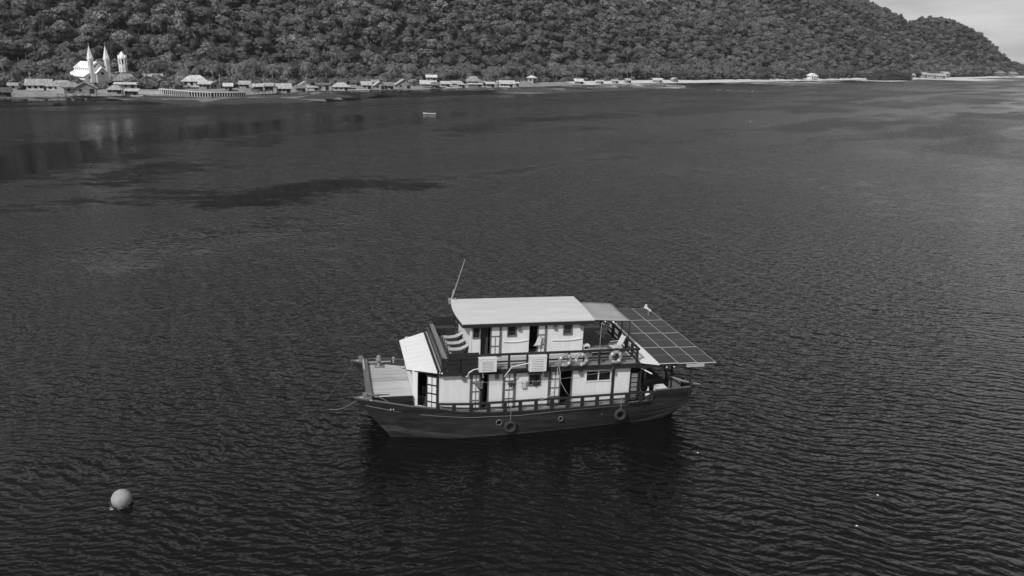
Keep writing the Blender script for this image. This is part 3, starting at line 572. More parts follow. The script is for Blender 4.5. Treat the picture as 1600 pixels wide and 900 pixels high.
def church():
    gz = 3.3; t = thing('church', 'white church with two pointed front spires above the village roofs', 'church', (-181, 367, 3.9), R(54)); t.scale = (.83,) * 3
    WH = mat('church_white', .82, .6, grain=.04, gscale=.4); RW = mat('church_roof_white', .9, .5, grain=.03, gscale=.3); SH_ = mat('church_shade_paint', .5, .7, grain=.1, gscale=1)
    W2, Ln = 8.2, 18.5   # half width, length; facade at y=0 facing -y
    M = MB(); M.box(-W2, W2, 0, Ln, -.5, 3.0); M.box(-4.2, 4.2, .3, Ln - .1, 3.0, 6.9)
    M.add([(-W2, 0, 3.0), (W2, 0, 3.0), (4.2, 0, 5.4), (0, 0, 9.6), (-4.2, 0, 5.4)], [(0, 1, 2, 3, 4)])
    M.build('wall', WH, t)
    Rf = MB()
    for sx in (-1, 1):
        Rf.slab([(sx * 4.25, -.35, 5.5), (sx * 4.25, Ln + .2, 5.5), (sx * (W2 + .7), Ln + .2, 2.7), (sx * (W2 + .7), -.35, 2.7)][::-sx], .15)
        Rf.slab([(0, -.4, 10.1), (0, Ln + .3, 10.1), (sx * 4.45, Ln + .3, 6.85), (sx * 4.45, -.4, 6.85)][::-sx], .15)
    Rf.build('roof', RW, t)
    me = MB().box(-.35, .35, -.06, .06, 0, 1.2).mesh('window', SH_)
    for sx in (-1, 1):
        for i in range(8):
            o = link('window', me, t, (sx * 4.24, 2.2 + i * 2.05, 5.65)); o.rotation_euler = (0, 0, R(90))
    # porch gable
    P = MB(); P.box(-2.9, 2.9, -2.4, -.02, -.5, 4.6); P.add([(-2.9, -2.4, 4.6), (2.9, -2.4, 4.6), (0, -2.4, 7.3)], [(0, 1, 2)]); pc = P.build('porch', SH_, t)
    Q = MB()
    for sx in (-1, 1): Q.slab([(0, -2.8, 7.5), (0, 0, 7.5), (sx * 3.4, 0, 4.35), (sx * 3.4, -2.8, 4.35)][::-sx], .14)
    Q.build('porch_roof', RW, pc); MB().lathe([(1.0, 0), (1.0, .06)], (0, 0, 0), 14)
    MB().box(-.8, .8, -2.46, -2.4, 3.6, 4.9).build('door', DARK2, pc)
    for sx in (-1, 1):
        MB().add([(sx * 5.2, -.06, 1.6), (sx * 6.6, -.06, 1.6), (sx * 5.2, -.06, 3.6)], [(0, 1, 2)]).build('window', DARK2, t)
        MB().box(sx * 4.0 - .18, sx * 4.0 + .18, -.5, -.05, -.5, 6.2).build('buttress', WH, t)
    for sx in (-1, 1):
        tw = MB().box(sx * 4.3 - 1.0, sx * 4.3 + 1.0, -.75, 1.25, -.5, 11.2).build('tower', WH, t)
        cx = sx * 4.3; cy = .25; s = MB()
        s.add([(cx - 1.25, cy - 1.25, 11.2), (cx + 1.25, cy - 1.25, 11.2), (cx + 1.25, cy + 1.25, 11.2), (cx - 1.25, cy + 1.25, 11.2), (cx - .85, cy - .85, 13.4), (cx + .85, cy - .85, 13.4), (cx + .85, cy + .85, 13.4), (cx - .85, cy + .85, 13.4), (cx, cy, 18.4)],
              [(3, 2, 1, 0), (0, 1, 5, 4), (1, 2, 6, 5), (2, 3, 7, 6), (3, 0, 4, 7), (4, 5, 8), (5, 6, 8), (6, 7, 8), (7, 4, 8)]).build('spire', RW, tw)
        for k in range(4):      # small gables at the spire foot
            a = k * math.pi / 2; g = MB(); pts = [(-.6, -1.3, 11.2), (.6, -1.3, 11.2), (0, -1.3, 12.9), (0, -.7, 12.9)]
            rp = [(p[0] * math.cos(a) - p[1] * math.sin(a) + cx, p[0] * math.sin(a) + p[1] * math.cos(a) + cy, p[2]) for p in pts]
            g.add(rp, [(0, 1, 2), (0, 2, 3), (1, 3, 2)]).build('gable', WH, tw)
        MB().box(cx - .04, cx + .04, cy - .04, cy + .04, 18.2, 19.6).box(cx - .35, cx + .35, cy - .035, cy + .035, 18.9, 19.05).build('cross', WH, tw)
        for (z0, z1) in ((4.5, 7.2), (7.8, 10.4)):
            MB().box(cx - .4, cx + .4, -.82, -.75, z0, z1).build('window', SH_ if z0 < 5 else SH_, tw)
            MB().box(cx - 1.07, cx - 1.0, cy - .4, cy + .4, z0, z1).build('window', SH_, tw)
    # bell tower, a building of its own
    t = thing('bell_tower', 'free standing white bell tower with tall dark openings right of the church', 'tower', (-184.2, 396, 5.0), R(30)); t.scale = (.78,) * 3
    def octo(r, z): return [(r * math.cos(math.pi / 8 + k * math.pi / 4), r * math.sin(math.pi / 8 + k * math.pi / 4), z) for k in range(8)]
    def ring(M, r0, z0, r1, z1, caps=True):
        M.add(octo(r0, z0) + octo(r1, z1), [(k, (k + 1) % 8, 8 + (k + 1) % 8, 8 + k) for k in range(8)] + ([tuple(range(7, -1, -1)), tuple(range(8, 16))] if caps else []))
    M = MB(); ring(M, 2.7, -1, 2.45, 7.0); ring(M, 2.6, 7.0, 2.6, 7.3); ring(M, 2.5, 10.3, 2.6, 10.8); M.build('wall', WH, t); M = MB(); ring(M, 1.3, 7.3, 1.3, 10.3); M.build('belfry_shade_core', DARK2, t)  # black core added as the shade between the pillars
    me = MB().box(-.3, .3, -.3, .3, 0, 3.0).mesh('pillar', WH)
    for k in range(8):
        p = octo(2.2, 7.3)[k]; o = link('pillar', me, t, p); o.rotation_euler = (0, 0, math.pi / 8 + k * math.pi / 4)
    Rr = MB(); ring(Rr, 2.6, 10.8, 1.7, 12.6, False); ring(Rr, 1.7, 12.6, .05, 14.8); Rr.build('roof', RW, t)
    for k in range(8):
        a = k * math.pi / 4; rt = Matrix.Rotation(a, 3, 'Z'); g = MB(); g.add([rt @ Vector(p) for p in [(2.45, -.8, 10.8), (2.45, .8, 10.8), (2.4, 0, 12.5), (1.4, 0, 12.5)]], [(0, 1, 2), (0, 2, 3), (1, 3, 2)]).build('gable', WH, t)
        for z0, z1 in ((.3, 1.7), (3.6, 5.8)):
            rr = 2.44 if z0 < 1 else 2.36; g = MB(); g.add([rt @ Vector(p) for p in [(rr + .06, -.4, z0), (rr + .06, .4, z0), (rr, .4, z1), (rr, -.4, z1)]], [(0, 1, 2, 3)]).build('window', SH_ if z0 > 1 else DARK2, t)
church()
for i_, (x, y, lab) in enumerate([(-197, 341, 'thin pole left of the long mottled roofs'), (-149.5, 372, 'thin pole behind the tent shaped white shed'), (-131, 372, 'thin pole between the bright lean-to hut and the palms'), (-99.5, 398, 'thin pole beside the low white lean-to'), (-50.5, 447, 'thin pole left of the boat shed'), (-27.5, 468, 'tall thin white pole by the round shouldered grey roof')]):
    z_ = float(height(np.array(x), np.array(y))); t = thing('pole', lab, 'pole', (x, y, z_)); MB().tube([(0, 0, -.5), (.1, 0, 6.5)], .09, 6).build('shaft', vm(.55), t); MB().box(-.6, .8, -.04, .04, 5.9, 6.0).build('cross_arm', vm(.3), t)
# white chapel on the beach at the right
def chapel():
    t = thing('chapel', 'small white chapel with open front on the beach at the right', 'chapel', (270.5, 770.5, 1.0), R(22)); t.scale = (.85,) * 3; WH = mat('church_white', .72, .6)
    MB().box(-4, 4, 0, 6, 0, 3.6).add([(-4, 0, 3.6), (4, 0, 3.6), (0, 0, 5.4)], [(0, 1, 2)]).build('wall', WH, t); Rf = MB()
    for sx in (-1, 1): Rf.slab([(0, -.6, 5.9), (0, 6.4, 5.9), (sx * 5.1, 6.4, 3.4), (sx * 5.1, -.6, 3.4)][::-sx], .15)
    Rf.build('roof', mat('church_roof_white', .82, .5), t)
    MB().slab([(-3.6, -3, 3.2), (3.6, -3, 3.2), (3.6, 0, 3.9), (-3.6, 0, 3.9)], .15).build('porch_roof', WH, t)
    for xx in (-3.3, 0, 3.3): MB().box(xx - .15, xx + .15, -2.9, -2.6, 0, 3.1).build('post', WH, t)
    for xx in (-1.8, 1.8): MB().box(xx - .7, xx + .7, -.06, 0, .3, 2.7).build('door', DARK2, t)
chapel()
# long curved pier with a row of pillars
def pier(pts, top, wdt, n, label, name='pier', pil=.16, v=.62, slope=0):
    t = thing(name, label, 'pier'); pts = [Vector(p) for p in pts]; M = MB()
    seg = [(b - a).length for a, b in zip(pts[:-1], pts[1:])]; tot = sum(seg)
    def at(u):
        s = u * tot
        for i, l_ in enumerate(seg):
            if s <= l_ or i == len(seg) - 1: return pts[i].lerp(pts[i + 1], s / l_), (pts[i + 1] - pts[i]).normalized()
            s -= l_
    K = 24; P = [at(i / K) for i in range(K + 1)]; vs = []; 
    for i, (p, d) in enumerate(P):
        s = Vector((-d.y, d.x, 0)) * wdt / 2; tz = top + slope * i / K; vs += [p - s + Vector((0, 0, tz)), p + s + Vector((0, 0, tz)), p + s + Vector((0, 0, tz - .28)), p - s + Vector((0, 0, tz - .28))]
    fs = [(4 * i + k, 4 * i + (k + 1) % 4, 4 * i + 4 + (k + 1) % 4, 4 * i + 4 + k) for i in range(K) for k in range(4)] + [(0, 1, 2, 3), (4 * K + 3, 4 * K + 2, 4 * K + 1, 4 * K)]
    M.add(vs, fs).build('deck', mat('pier_concrete', .6, .9, grain=.15, gscale=.5), t)
    me = MB().box(-pil, pil, -pil, pil, -2.5, 0).mesh('pillar', mat('pillar_concrete', v, .9, grain=.2, gscale=1))
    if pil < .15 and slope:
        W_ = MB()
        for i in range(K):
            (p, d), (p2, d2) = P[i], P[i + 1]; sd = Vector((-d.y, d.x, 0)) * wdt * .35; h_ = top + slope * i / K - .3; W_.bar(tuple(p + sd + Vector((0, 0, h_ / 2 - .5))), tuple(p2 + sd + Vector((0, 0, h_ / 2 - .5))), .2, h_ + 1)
        W_.build('under_deck_shade', mat('pier_shade_dark', .04, .95, grain=.3), t)  # dark panel added behind the pillars as shade under the deck
    for i in range(n):
        p, d = at((i + .3) / n); s = Vector((-d.y, d.x, 0)) * (wdt / 2 - .2)
        for sg in ((-1,) if slope else (-1, 1)):
            q = p + s * sg; o = link('pillar', me, t, (q.x, q.y, top + slope * (i + .3) / n - .29)); o.rotation_euler = (0, 0, math.atan2(d.y, d.x))
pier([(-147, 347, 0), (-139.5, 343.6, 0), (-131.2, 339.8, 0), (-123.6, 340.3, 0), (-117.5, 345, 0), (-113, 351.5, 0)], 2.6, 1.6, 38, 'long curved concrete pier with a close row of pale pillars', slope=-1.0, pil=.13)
pier([(-84.5, 404.5, 0), (-79, 405, 0), (-71, 408.5, 0)], 1.0, 1.5, 14, 'short wooden jetty on piles in front of the hip roofed house', 'jetty', .1, .1)
# sea walls / sand flats left
def strip(name, pts, wdt, z, v, label, cat):
    M = MB()
    for a, b in zip(pts[:-1], pts[1:]):
        M.bar((*a, z / 2 - .3), (*b, z / 2 - .3), wdt, z + .6)
    return tag(M.build(name, mat('flat_stone_%d' % int(v * 100), v, .9, grain=.3, gscale=.6)), label, cat)
strip('sea_wall', [(-205, 309), (-190, 321.0), (-178, 328)], 1.0, 1.1, .4, 'low pale sea wall at the water in front of the long mottled roofs', 'wall')
strip('sea_wall', [(-160, 341), (-152, 344.5), (-141, 350)], 1.4, 1.5, .55, 'white stone sea wall between the bell tower sheds and the pier', 'wall')
strip('stone_ramp', [(-158, 336), (-146, 343.5), (-139, 346)], 1.2, .4, .3, 'flat pale landing ramp at the root of the curved pier', 'ramp')
strip('fence', [(1.5, 500.5), (9, 507.5)], .2, 2.6, .5, 'pale board fence at the right end of the village', 'fence')
# beached and moored small boats
def canoe(x, y, ln, wd, rz, v, label, z=0, out=0, name='canoe'):
    t = thing(name, label, 'boat', (x, y, z), rz); n = 12; M = MB(); vs = []
    for i in range(n + 1):
        u = i / n * 2 - 1; hw = wd / 2 * math.sqrt(max(.003, 1 - abs(u) ** 2.6)); k = .45 + .22 * u * u; xx = u * ln / 2
        vs += [(xx * .97, 0, -.12 + .1 * u * u), (xx, hw * .8, .12), (xx, hw, k), (xx, hw - .06, k), (xx * .96, hw * .6, .08), (xx * .96, -hw * .6, .08), (xx, -hw + .06, k), (xx, -hw, k), (xx, -hw * .8, .12)]
    m = 9; M.add(vs, [(i * m + j, (i + 1) * m + j, (i + 1) * m + (j + 1) % m, i * m + (j + 1) % m) for i in range(n) for j in range(m)]).build('hull', mat('canoe_%d' % int(v * 100), v, .6, grain=.15, gscale=2), t, True)
    for sx in (-.25, .15): MB().box(sx * ln - .13, sx * ln + .13, -wd / 2 + .08, wd / 2 - .08, .3, .35).build('seat', vm(.35), t)
    if out:
        for sg in (-1, 1):
            MB().tube([(-ln * .35, sg * out, .05), (ln * .35, sg * out, .05)], .07, 6).build('outrigger_float', vm(.5), t)
        for sx in (-.22, .22): MB().tube([(sx * ln, -out, .08), (sx * ln, 0, .6), (sx * ln, out, .08)], .04, 6).build('outrigger_beam', vm(.3), t)
    return t
canoe(-28.1, 272.0, 4.2, .9, R(-4), .4, 'white open dinghy carrying one person, out on the bay', name='dinghy')
canoe(-190.1, 321.5, 5.5, .9, .55, .05, 'dark dugout canoe at the water left of the stilt houses')
canoe(-102.3, 406.5, 4.2, 1.1, .1, .04, 'black rowing boat before the flat dull roofed house', z=.1)
canoe(-3.8, 483, 10, 1.7, .35, .8, 'long white boat moored off the right end of the village', name='motor_boat')
canoe(38.9, 526, 7, .9, .1, .06, 'dark outrigger boat off the white roofed beach hut', out=2.2, name='outrigger_boat')
canoe(-34, 450, 6.5, 1.1, .3, .6, 'pale outrigger boat drawn up beside the boat shed', z=.5, out=2, name='outrigger_boat')
canoe(-42, 446.5, 7.5, 1.5, .25, .08, 'dark hulled boat under the edge of the boat shed roof', z=.5)
canoe(-16, 469, 7, 1.1, .4, .4, 'grey canoe on the sand before the long low shed', z=.4)
canoe(-150.5, 331, 6, .9, .4, .5, 'pale canoe afloat in front of the bell tower sheds', z=0)
# small floats of the sea farm
fm = MB().lathe([(.02, -.2), (.26, -.1), (.32, .1), (.22, .3), (.02, .36)], n=8).mesh('float_buoy', PVCW, True); frnd = random.Random(8); fm.materials[0] = mat('float_grey', .35, .6)
for (a, b, n, lab) in [((44, 506), (112, 524), 34, 'small white farm float in the left row off the beach'), ((118, 507), (146, 501.5), 20, 'small white farm float in the right row off the beach')]:
    for i in range(n):
        u = (i + frnd.uniform(-.3, .3)) / n; o = link('farm_float', fm, None, (a[0] + (b[0] - a[0]) * u, a[1] + (b[1] - a[1]) * u + frnd.uniform(-5, 5), 0)); o.scale = (.85,) * 3
        tag(o, lab, 'float', 'white sea farm floats ' + lab[29:])

# ------------------------------------------------------------ person in the dinghy (small, seated)
def body(name, J, E_, mat_, parent=None):
    me = bpy.data.meshes.new(name); me.from_pydata([j[0] for j in J], E_, []); o = link(name, me, parent); me.materials.append(mat_)
    sk = o.modifiers.new('skin', 'SKIN'); 
    for i, j in enumerate(J): me.skin_vertices[0].data[i].radius = (j[1], j[1])
    me.skin_vertices[0].data[0].use_root = True; sk.use_smooth_shade = True; s = o.modifiers.new('sub', 'SUBSURF'); s.levels = 1; s.render_levels = 2
    return o
def person():
    t = thing('person', 'person in dark clothes sitting at the right end of the white dinghy', 'person', (-27.0, 271.92, .38), R(86))
    J = [((0, 0, .12), .15), ((0, 0, .35), .15), ((0, -.02, .52), .16), ((0, -.02, .62), .06), ((0, -.03, .7), .1), ((0, -.03, .8), .09),
         ((.18, 0, .54), .06), ((.24, -.12, .33), .045), ((.16, -.33, .25), .035), ((.13, -.42, .24), .03), ((-.18, 0, .54), .06), ((-.24, -.12, .33), .045), ((-.16, -.33, .25), .035), ((-.13, -.42, .24), .03),
         ((.1, -.1, .1), .085), ((.12, -.45, .2), .065), ((.12, -.5, -.18), .05), ((.12, -.6, -.2), .04), ((-.1, -.1, .1), .085), ((-.12, -.45, .2), .065), ((-.12, -.5, -.18), .05), ((-.12, -.6, -.2), .04)]
    E_ = [(0, 1), (1, 2), (2, 3), (3, 4), (4, 5), (2, 6), (6, 7), (7, 8), (8, 9), (2, 10), (10, 11), (11, 12), (12, 13), (0, 14), (14, 15), (15, 16), (16, 17), (0, 18), (18, 19), (19, 20), (20, 21)]
    body('body', J, E_, mat('brown_skin_and_dark_clothes', .045, .8), t)
    MB().lathe([(.11, 0), (.12, .06), (.08, .12), (.01, .14)], (0, -.03, .78), 10).build('hair', DARK2, t, True)
person()
#BOATBEGIN
# ------------------------------------------------------------ the twin hulled house boat (x aft, y away from the near side, z up)
BM = Matrix.Translation((-8.283, 39.892, 0)) @ Matrix.Rotation(.22305, 4, 'Z') @ Matrix.Rotation(.02037, 4, 'Y')
boat = thing('house_boat', 'dark hulled twin hull house boat with white cabins and solar panels anchored in the bay', 'boat', mw=BM)
def bp(name, M, m, parent=None, smooth=False, loc=None): return M.build(name, m, parent or boat, smooth, loc)
def onb(name, label, cat, x, y, z, rz=0, group=None, ry=0, rx=0):
    return thing(name, label, cat, group=group, mw=BM @ Matrix.Translation((x, y, z)) @ Euler((rx, ry, rz)).to_matrix().to_4x4())
def sheer(x): return float(np.interp(x, [0, 1.57, 2.94, 4.5, 5.6, 7, 9.1, 11.9, 15.6, 16.9, 17.0, 19.4], [2.5, 2.36, 2.15, 1.95, 1.72, 1.6, 1.56, 1.6, 1.7, 1.76, 2.36, 2.44]))
def sh0(x): return sheer(x) if x < 15.6 else 1.7 + (x - 15.6) * .07
def hull(yc, sgn, name):
    """one float: outer side towards sgn, open bow with a bulwark"""
    L_, K = 19.42, 60; lv = [0, .3, .43, .62, .78, 1.0]; M = MB(); NX = K + 1; rows = []
    gun = lambda x: float(np.interp(x, [0, .5, 1.5, 3, 5, 8, 13, 16, 19.42], [.03, .22, .52, .77, .86, .88, .88, .86, .74]))
    wlw = lambda x: float(np.interp(x, [2.1, 2.6, 3.4, 4.8, 6.3, 8.6, 12.2, 15.5, 18.5, 19.42], [.03, .22, .48, .74, .86, .88, .66, .42, .22, .2]))
    zk = lambda x: float(np.interp(x, [2.0, 3, 6, 13, 16.5, 18.3, 18.7, 19.42], [-.1, -.5, -.7, -.7, -.6, .15, .5, 1.15]))
    def sec(t):
        out_ = []
        for u in lv:
            x0 = 0 if u == 1 else None
            # stem line rakes straight from the tip (0, 2.5) to the water (2.1, 0)
            zt = 2.5 * u - .5 * (1 - u); xs = 2.1 * (1 - zt / 2.5) if zt > -.3 else 2.35
            xs = max(0, xs); x = xs + (L_ - .12 * (1 - u) - xs) * t; zz = zk(x) + (sh0(x) - zk(x)) * u if u < 1 else sheer(x)
            if t == 0: zz = zt
            f_ = min(1, t * 12); zz = zt * (1 - f_) + zz * f_
            xg = x - xs * (1 - t); g = gun(xg); wv = wlw(max(2.1, x)) if x > 2.1 else .03
            uu = max(0, (zz - .15) / max(.3, sheer(x) - .15)); hw = wv + (g - wv) * min(1, uu) ** .7 if zz > .15 else wv * max(.05, (zz - zk(x)) / max(.1, .15 - zk(x))) ** .4
            if u == 0: hw = .03
            out_.append((x, max(.02, hw), zz))
        return out_
    ts = [(i / K) ** 1.25 for i in range(K + 1)]; S_ = [sec(t) for t in ts]; n = len(lv)
    vs = []
    for s_ in S_:
        vs += [(x, yc + sgn * -h, z) for x, h, z in reversed(s_)] + [(x, yc + sgn * h, z) for x, h, z in s_[1:]]
    m = 2 * n - 1; fs = [(i * m + j, i * m + j + 1, (i + 1) * m + j + 1, (i + 1) * m + j) for i in range(K) for j in range(m - 1)]
    fs.append(tuple(K * m + j for j in range(m)))
    o = M.add(vs, fs); 
    hb = bp(name, M, HULL); me = hb.data; me.materials.append(RUST)
    me.polygons.foreach_set('use_smooth', [True] * len(fs)); me.polygons.foreach_set('material_index', [1 if (len(f_) == 4 and (f_[0] % m) in (3, 6) and f_[0] // m < K) else 0 for f_ in fs]); me.set_sharp_from_angle(angle=R(40))
    # bulwark skin inside, cap rail, deck
    I = MB(); xs = [.8 + 3.5 * i / 16 for i in range(17)]; vin = []
    for x in xs:
        for sd in (-1, 1):
            zb = sheer(x) - .42; xb = 2.1 * (1 - zb / 2.5); gb = gun(max(0, x - xb * .95)); wb = wlw(max(2.1, x)) if x > 2.1 else .03; hb_ = max(.01, wb + (gb - wb) * ((zb - .15) / (sheer(x) - .15)) ** .7 - .07)
            vin += [(x, yc + sd * (gun(x) - .06), sheer(x) - .01), (x, yc + sd * hb_, zb)]
    I.add(vin, [(4 * i, 4 * i + 1, 4 * i + 5, 4 * i + 4) for i in range(16)] + [(4 * i + 2, 4 * i + 6, 4 * i + 7, 4 * i + 3) for i in range(16)] + [(4 * i + 1, 4 * i + 3, 4 * i + 7, 4 * i + 5) for i in range(16)])
    bp('fore_well', I, mat('well_dark_grey', .05, .7, grain=.3, gscale=3))  # inside of the bow well in a dark grey
    C = MB(); cxs = [.02 + 19.3 * i / 70 for i in range(71)]
    for sd in (-1, 1):
        pts = [(x, yc + sd * (gun(x) - .035), sheer(x) + .03) for x in cxs]
        for a_, b_ in zip(pts[:-1], pts[1:]):
            if sd * sgn > 0 and 4.4 < a_[0] < 19: continue
            C.bar(a_, b_, .1, .055)
    bp('cap_rail', C, mat('cap_paint', .12, .6, grain=.25, gscale=3), hb)
    Rr = MB(); pts = []
    for x in np.linspace(.62, 15.5, 50):
        zz = float(np.interp(x, [.6, 2.25, 4.5, 6.3, 9.1, 11.85, 15.5], [2.1, 1.8, 1.52, 1.36, 1.33, 1.48, 1.58]))
        fr = max(0, (zz - .15) / (sheer(x) - .15)); xs0 = 2.1 * (1 - zz / 2.5); g = gun(max(0, x - xs0 * .9)); w_ = wlw(max(2.1, x)) if x > 2.1 else .03; hw = w_ + (g - w_) * min(1, fr) ** .7
        pts.append((x, yc - sgn * (hw + .015), zz))
    Rr.tube(pts, .014, 6); bp('rub_rail', Rr, mat('rail_pale', .2, .5), hb)
    for u_ in (.55, .7, .84):      # plank seams standing a little proud
        for sd in (-1, 1):
            pts = []
            for x in np.linspace(1.2, 19.2, 60):
                zz = zk(x) + (sh0(x) - zk(x)) * u_ if x > 2.5 else sheer(x) - (1 - u_) * 2.3; fr = max(0, (zz - .15) / (sh0(x) - .15)); g = gun(max(0, x - 2.1 * (1 - min(zz, 2.5) / 2.5) * .95)); w_ = wlw(max(2.1, x)) if x > 2.1 else .03
                pts.append((x, yc + sd * (w_ + (g - w_) * min(1, fr) ** .7 + .002), zz))
            bp('strake_seam', MB().tube(pts, .006, 4), HULL, hb)
    # foredeck cap at the tip
    bp('foredeck', MB().slab([(.0, yc, 2.53), (.95, yc - .38, 2.47), (.95, yc + .38, 2.47)], .05), mat('foredeck_paint', .5, .6, grain=.2, gscale=4), hb)
    # side deck
    bp('side_deck', MB().box(4.2, 16.2, yc - .72, yc + .72, 1.38, 1.5), DECK, hb)
    if sgn > 0: pass
    return hb, gun
HN, gunw = hull(.93, 1, 'hull')
HF, _ = hull(6.5, -1, 'hull')
# band of worn paint at the waterline
for yc, sg in ((.93, 1), (6.5, -1)): pass
B2 = MB().box(2.6, 18.2, 1.7, 5.8, 1.1, 1.45); bp('bridge_deck', B2, DARK)
bp('side_walk', MB().box(4.7, 15.6, .12, .49, 1.52, 1.6), mat('side_walk_grey', .42, .75, grain=.15, gscale=2))
bp('cabin_sole', MB().box(3.2, 19.0, .55, 6.8, 1.5, 1.62), mat('sole_dark', .05, .8))
# bow platform of bare planks between the floats
bp('cross_beam', MB().box(.7, .98, .75, 6.5, 2.2, 2.56), TRIM)
npk = 9; y0, y1 = 1.22, 6.22
fe = lambda y: 3.2 if y <= 5.4 else 3.2 - (y - 5.4) * 2.6      # the far corner is cut off towards the far float
for i in range(npk):
    a = y0 + (y1 - y0) * i / npk; b = y0 + (y1 - y0) * (i + 1) / npk - .05
    dz = random.uniform(-.008, .008); bp('plank', MB().slab([(.99, a, 2.35 + dz), (fe(a), a, 2.35 + dz), (fe(b), b, 2.35 + dz), (.99, b, 2.35 + dz)], .07), PLANK)
bp('platform_edge', MB().box(.99, 3.2, 1.1, 1.2, 2.0, 2.36), DARK)
bp('platform_edge', MB().bar((1.0, 6.28, 2.36), (3.2, 5.42, 2.36), .07, .1), mat('pale_batten', .42, .6))
bp('platform_skirt', MB().box(.95, 3.25, 1.14, 1.19, 1.55, 2.0), DARK2)
for yy in (1.25, 6.1): bp('beam_strap', MB().box(.68, 1.02, yy - .05, yy + .05, 2.17, 2.59), mat('worn_grey', .2, .6))
bp('batten', MB().box(.72, .8, 4.9, 6.6, 2.56, 2.62), mat('pale_batten', .42, .6)); bp('batten', MB().box(.95, 2.4, 6.3, 6.36, 2.4, 2.46), mat('pale_batten', .42, .6))
# windlass and bitts
wl_ = MB(); wl_.lathe([(.2, 0), (.2, .05), (.11, .08), (.1, .32), (.17, .37), (.19, .5), (.11, .55), (.14, .64), (.09, .7), (.02, .72)], (1.65, 5.7, 2.38), 16)
bp('windlass', wl_, mat('worn_grey', .2, .6, grain=.4, gscale=9), smooth=True); bp('windlass_base', MB().box(1.4, 1.95, 5.5, 5.9, 2.36, 2.41), mat('worn_grey', .2, .6))
bp('bitt', MB().lathe([(.05, 0), (.05, .3), (.09, .32), (.09, .36)], (2.55, 6.12, 2.4), 8), METAL)
for yc in (.93, 6.5):
    bk = MB(); bk.box(.5, .72, yc - .12, yc - .06, 2.48, 2.76).box(.5, .72, yc + .06, yc + .12, 2.48, 2.76).tube([(.61, yc - .15, 2.66), (.61, yc + .15, 2.66)], .055, 8); bp('bow_fairlead', bk, mat('worn_grey', .2, .6))
# coil of rope in the near bow well
cr_ = thing('rope_coil', 'small coil of rope lying in the near bow beside the plank platform', 'rope', mw=BM @ Matrix.Translation((2.35, .75, 1.8))); cm = MB()
for k in range(4): cm.torus((0, 0, .02 + .04 * k), .2 - .015 * k, .025, 16, 6)
cm.build('coil', ROPE, cr_, True); MB().tube([(.2, 0, .05), (.35, .1, .03), (.5, .05, .03)], .025, 6).build('rope_end', ROPE, cr_)

# ---- lower cabin
WZ0, WZ1, WY = 1.6, 3.8, .5
def wall(x0, x1, z0=WZ0, z1=WZ1, y=WY, t=.08, name='wall_panel', m=None): return bp(name, MB().box(x0, x1, y, y + t, z0, z1), m or WHITE)
def hole_wall(x0, x1, hx0, hx1, hz0, hz1, y=WY, z0=WZ0, z1=WZ1):
    M = MB(); xs = [x0, hx0, hx1, x1]; t = .08
    M.box(x0, hx0, y, y + t, z0, z1); M.box(hx1, x1, y, y + t, z0, z1); M.box(hx0, hx1, y, y + t, z0, hz0); M.box(hx0, hx1, y, y + t, hz1, z1); return bp('wall_panel', M, WHITE)
def window(x0, x1, z0, z1, y, lights=1, fr=.07, m=None, fm_=None):
    M = MB(); d = .05; M.box(x0 - fr, x1 + fr, y - d, y + .02, z0 - fr, z0).box(x0 - fr, x1 + fr, y - d, y + .02, z1, z1 + fr).box(x0 - fr, x0, y - d, y + .02, z0, z1).box(x1, x1 + fr, y - d, y + .02, z0, z1)
    for k in range(1, lights):
        xx = x0 + (x1 - x0) * k / lights; M.box(xx - .025, xx + .025, y - d + .003, y + .02, z0, z1)
    w_ = bp('window', M, fm_ or TRIM)
    for k in range(lights):
        a = x0 + (x1 - x0) * k / lights; b = x0 + (x1 - x0) * (k + 1) / lights; bp('pane', MB().box(a + .002, b - .002, y + .03, y + .04, z0 + .002, z1 - .002), m or GLASS, w_)
    return w_
def leaf(x0, x1, z0, z1, y, rows, cols=2, fr=.07, topsingle=False, rzv=None, fm_=None, pm=None):
    """glazed door leaf: frame with panes as sub-parts"""
    M = MB(); t = .04; M.box(x0, x0 + fr, y, y + t, z0, z1).box(x1 - fr, x1, y, y + t, z0, z1); d = bp('door', M, fm_ or TRIM)
    hs = (z1 - z0 - fr) / rows; B = MB()
    for r_ in range(rows + 1):
        zz = z0 + fr / 2 + hs * r_; B.box(x0 + fr, x1 - fr, y + .003, y + t - .003, zz - fr / 2, zz + fr / 2)
    for r_ in range(rows):
        cs = 1 if (topsingle and r_ == rows - 1) else cols
        for c in range(1, cs):
            xx = x0 + fr + (x1 - x0 - 2 * fr) * c / cs; B.box(xx - fr * .35, xx + fr * .35, y + .006, y + t - .006, z0 + fr + hs * r_, z0 + hs * (r_ + 1))
    bp('glazing_bars', B, fm_ or TRIM, d)
    for r_ in range(rows):
        cs = 1 if (topsingle and r_ == rows - 1) else cols; wv = (x1 - x0 - 2 * fr) / cs
        for c in range(cs):
            bp('pane', MB().box(x0 + fr + wv * c + .012, x0 + fr + wv * (c + 1) - .012, y + .014, y + .024, z0 + fr + hs * r_ + .01, z0 + hs * (r_ + 1) - .01), pm or PANE, d)
    return d
wall(4.55, 6.28); wall(7.32, 8.12); hole_wall(8.86, 10.74, 9.66, 10.24, 2.95, 3.55); hole_wall(12.16, 14.5, 12.98, 14.4, 3.02, 3.6); wall(14.66, 15.6)
window(9.66, 10.24, 2.95, 3.55, WY, 1, .07, DARK2); window(12.98, 14.4, 3.02, 3.6, WY, 2, .045, None, PVCW)
bp('shutter_box', MB().box(9.55, 10.35, WY - .16, WY - .06, 3.62, 3.7), TRIM)
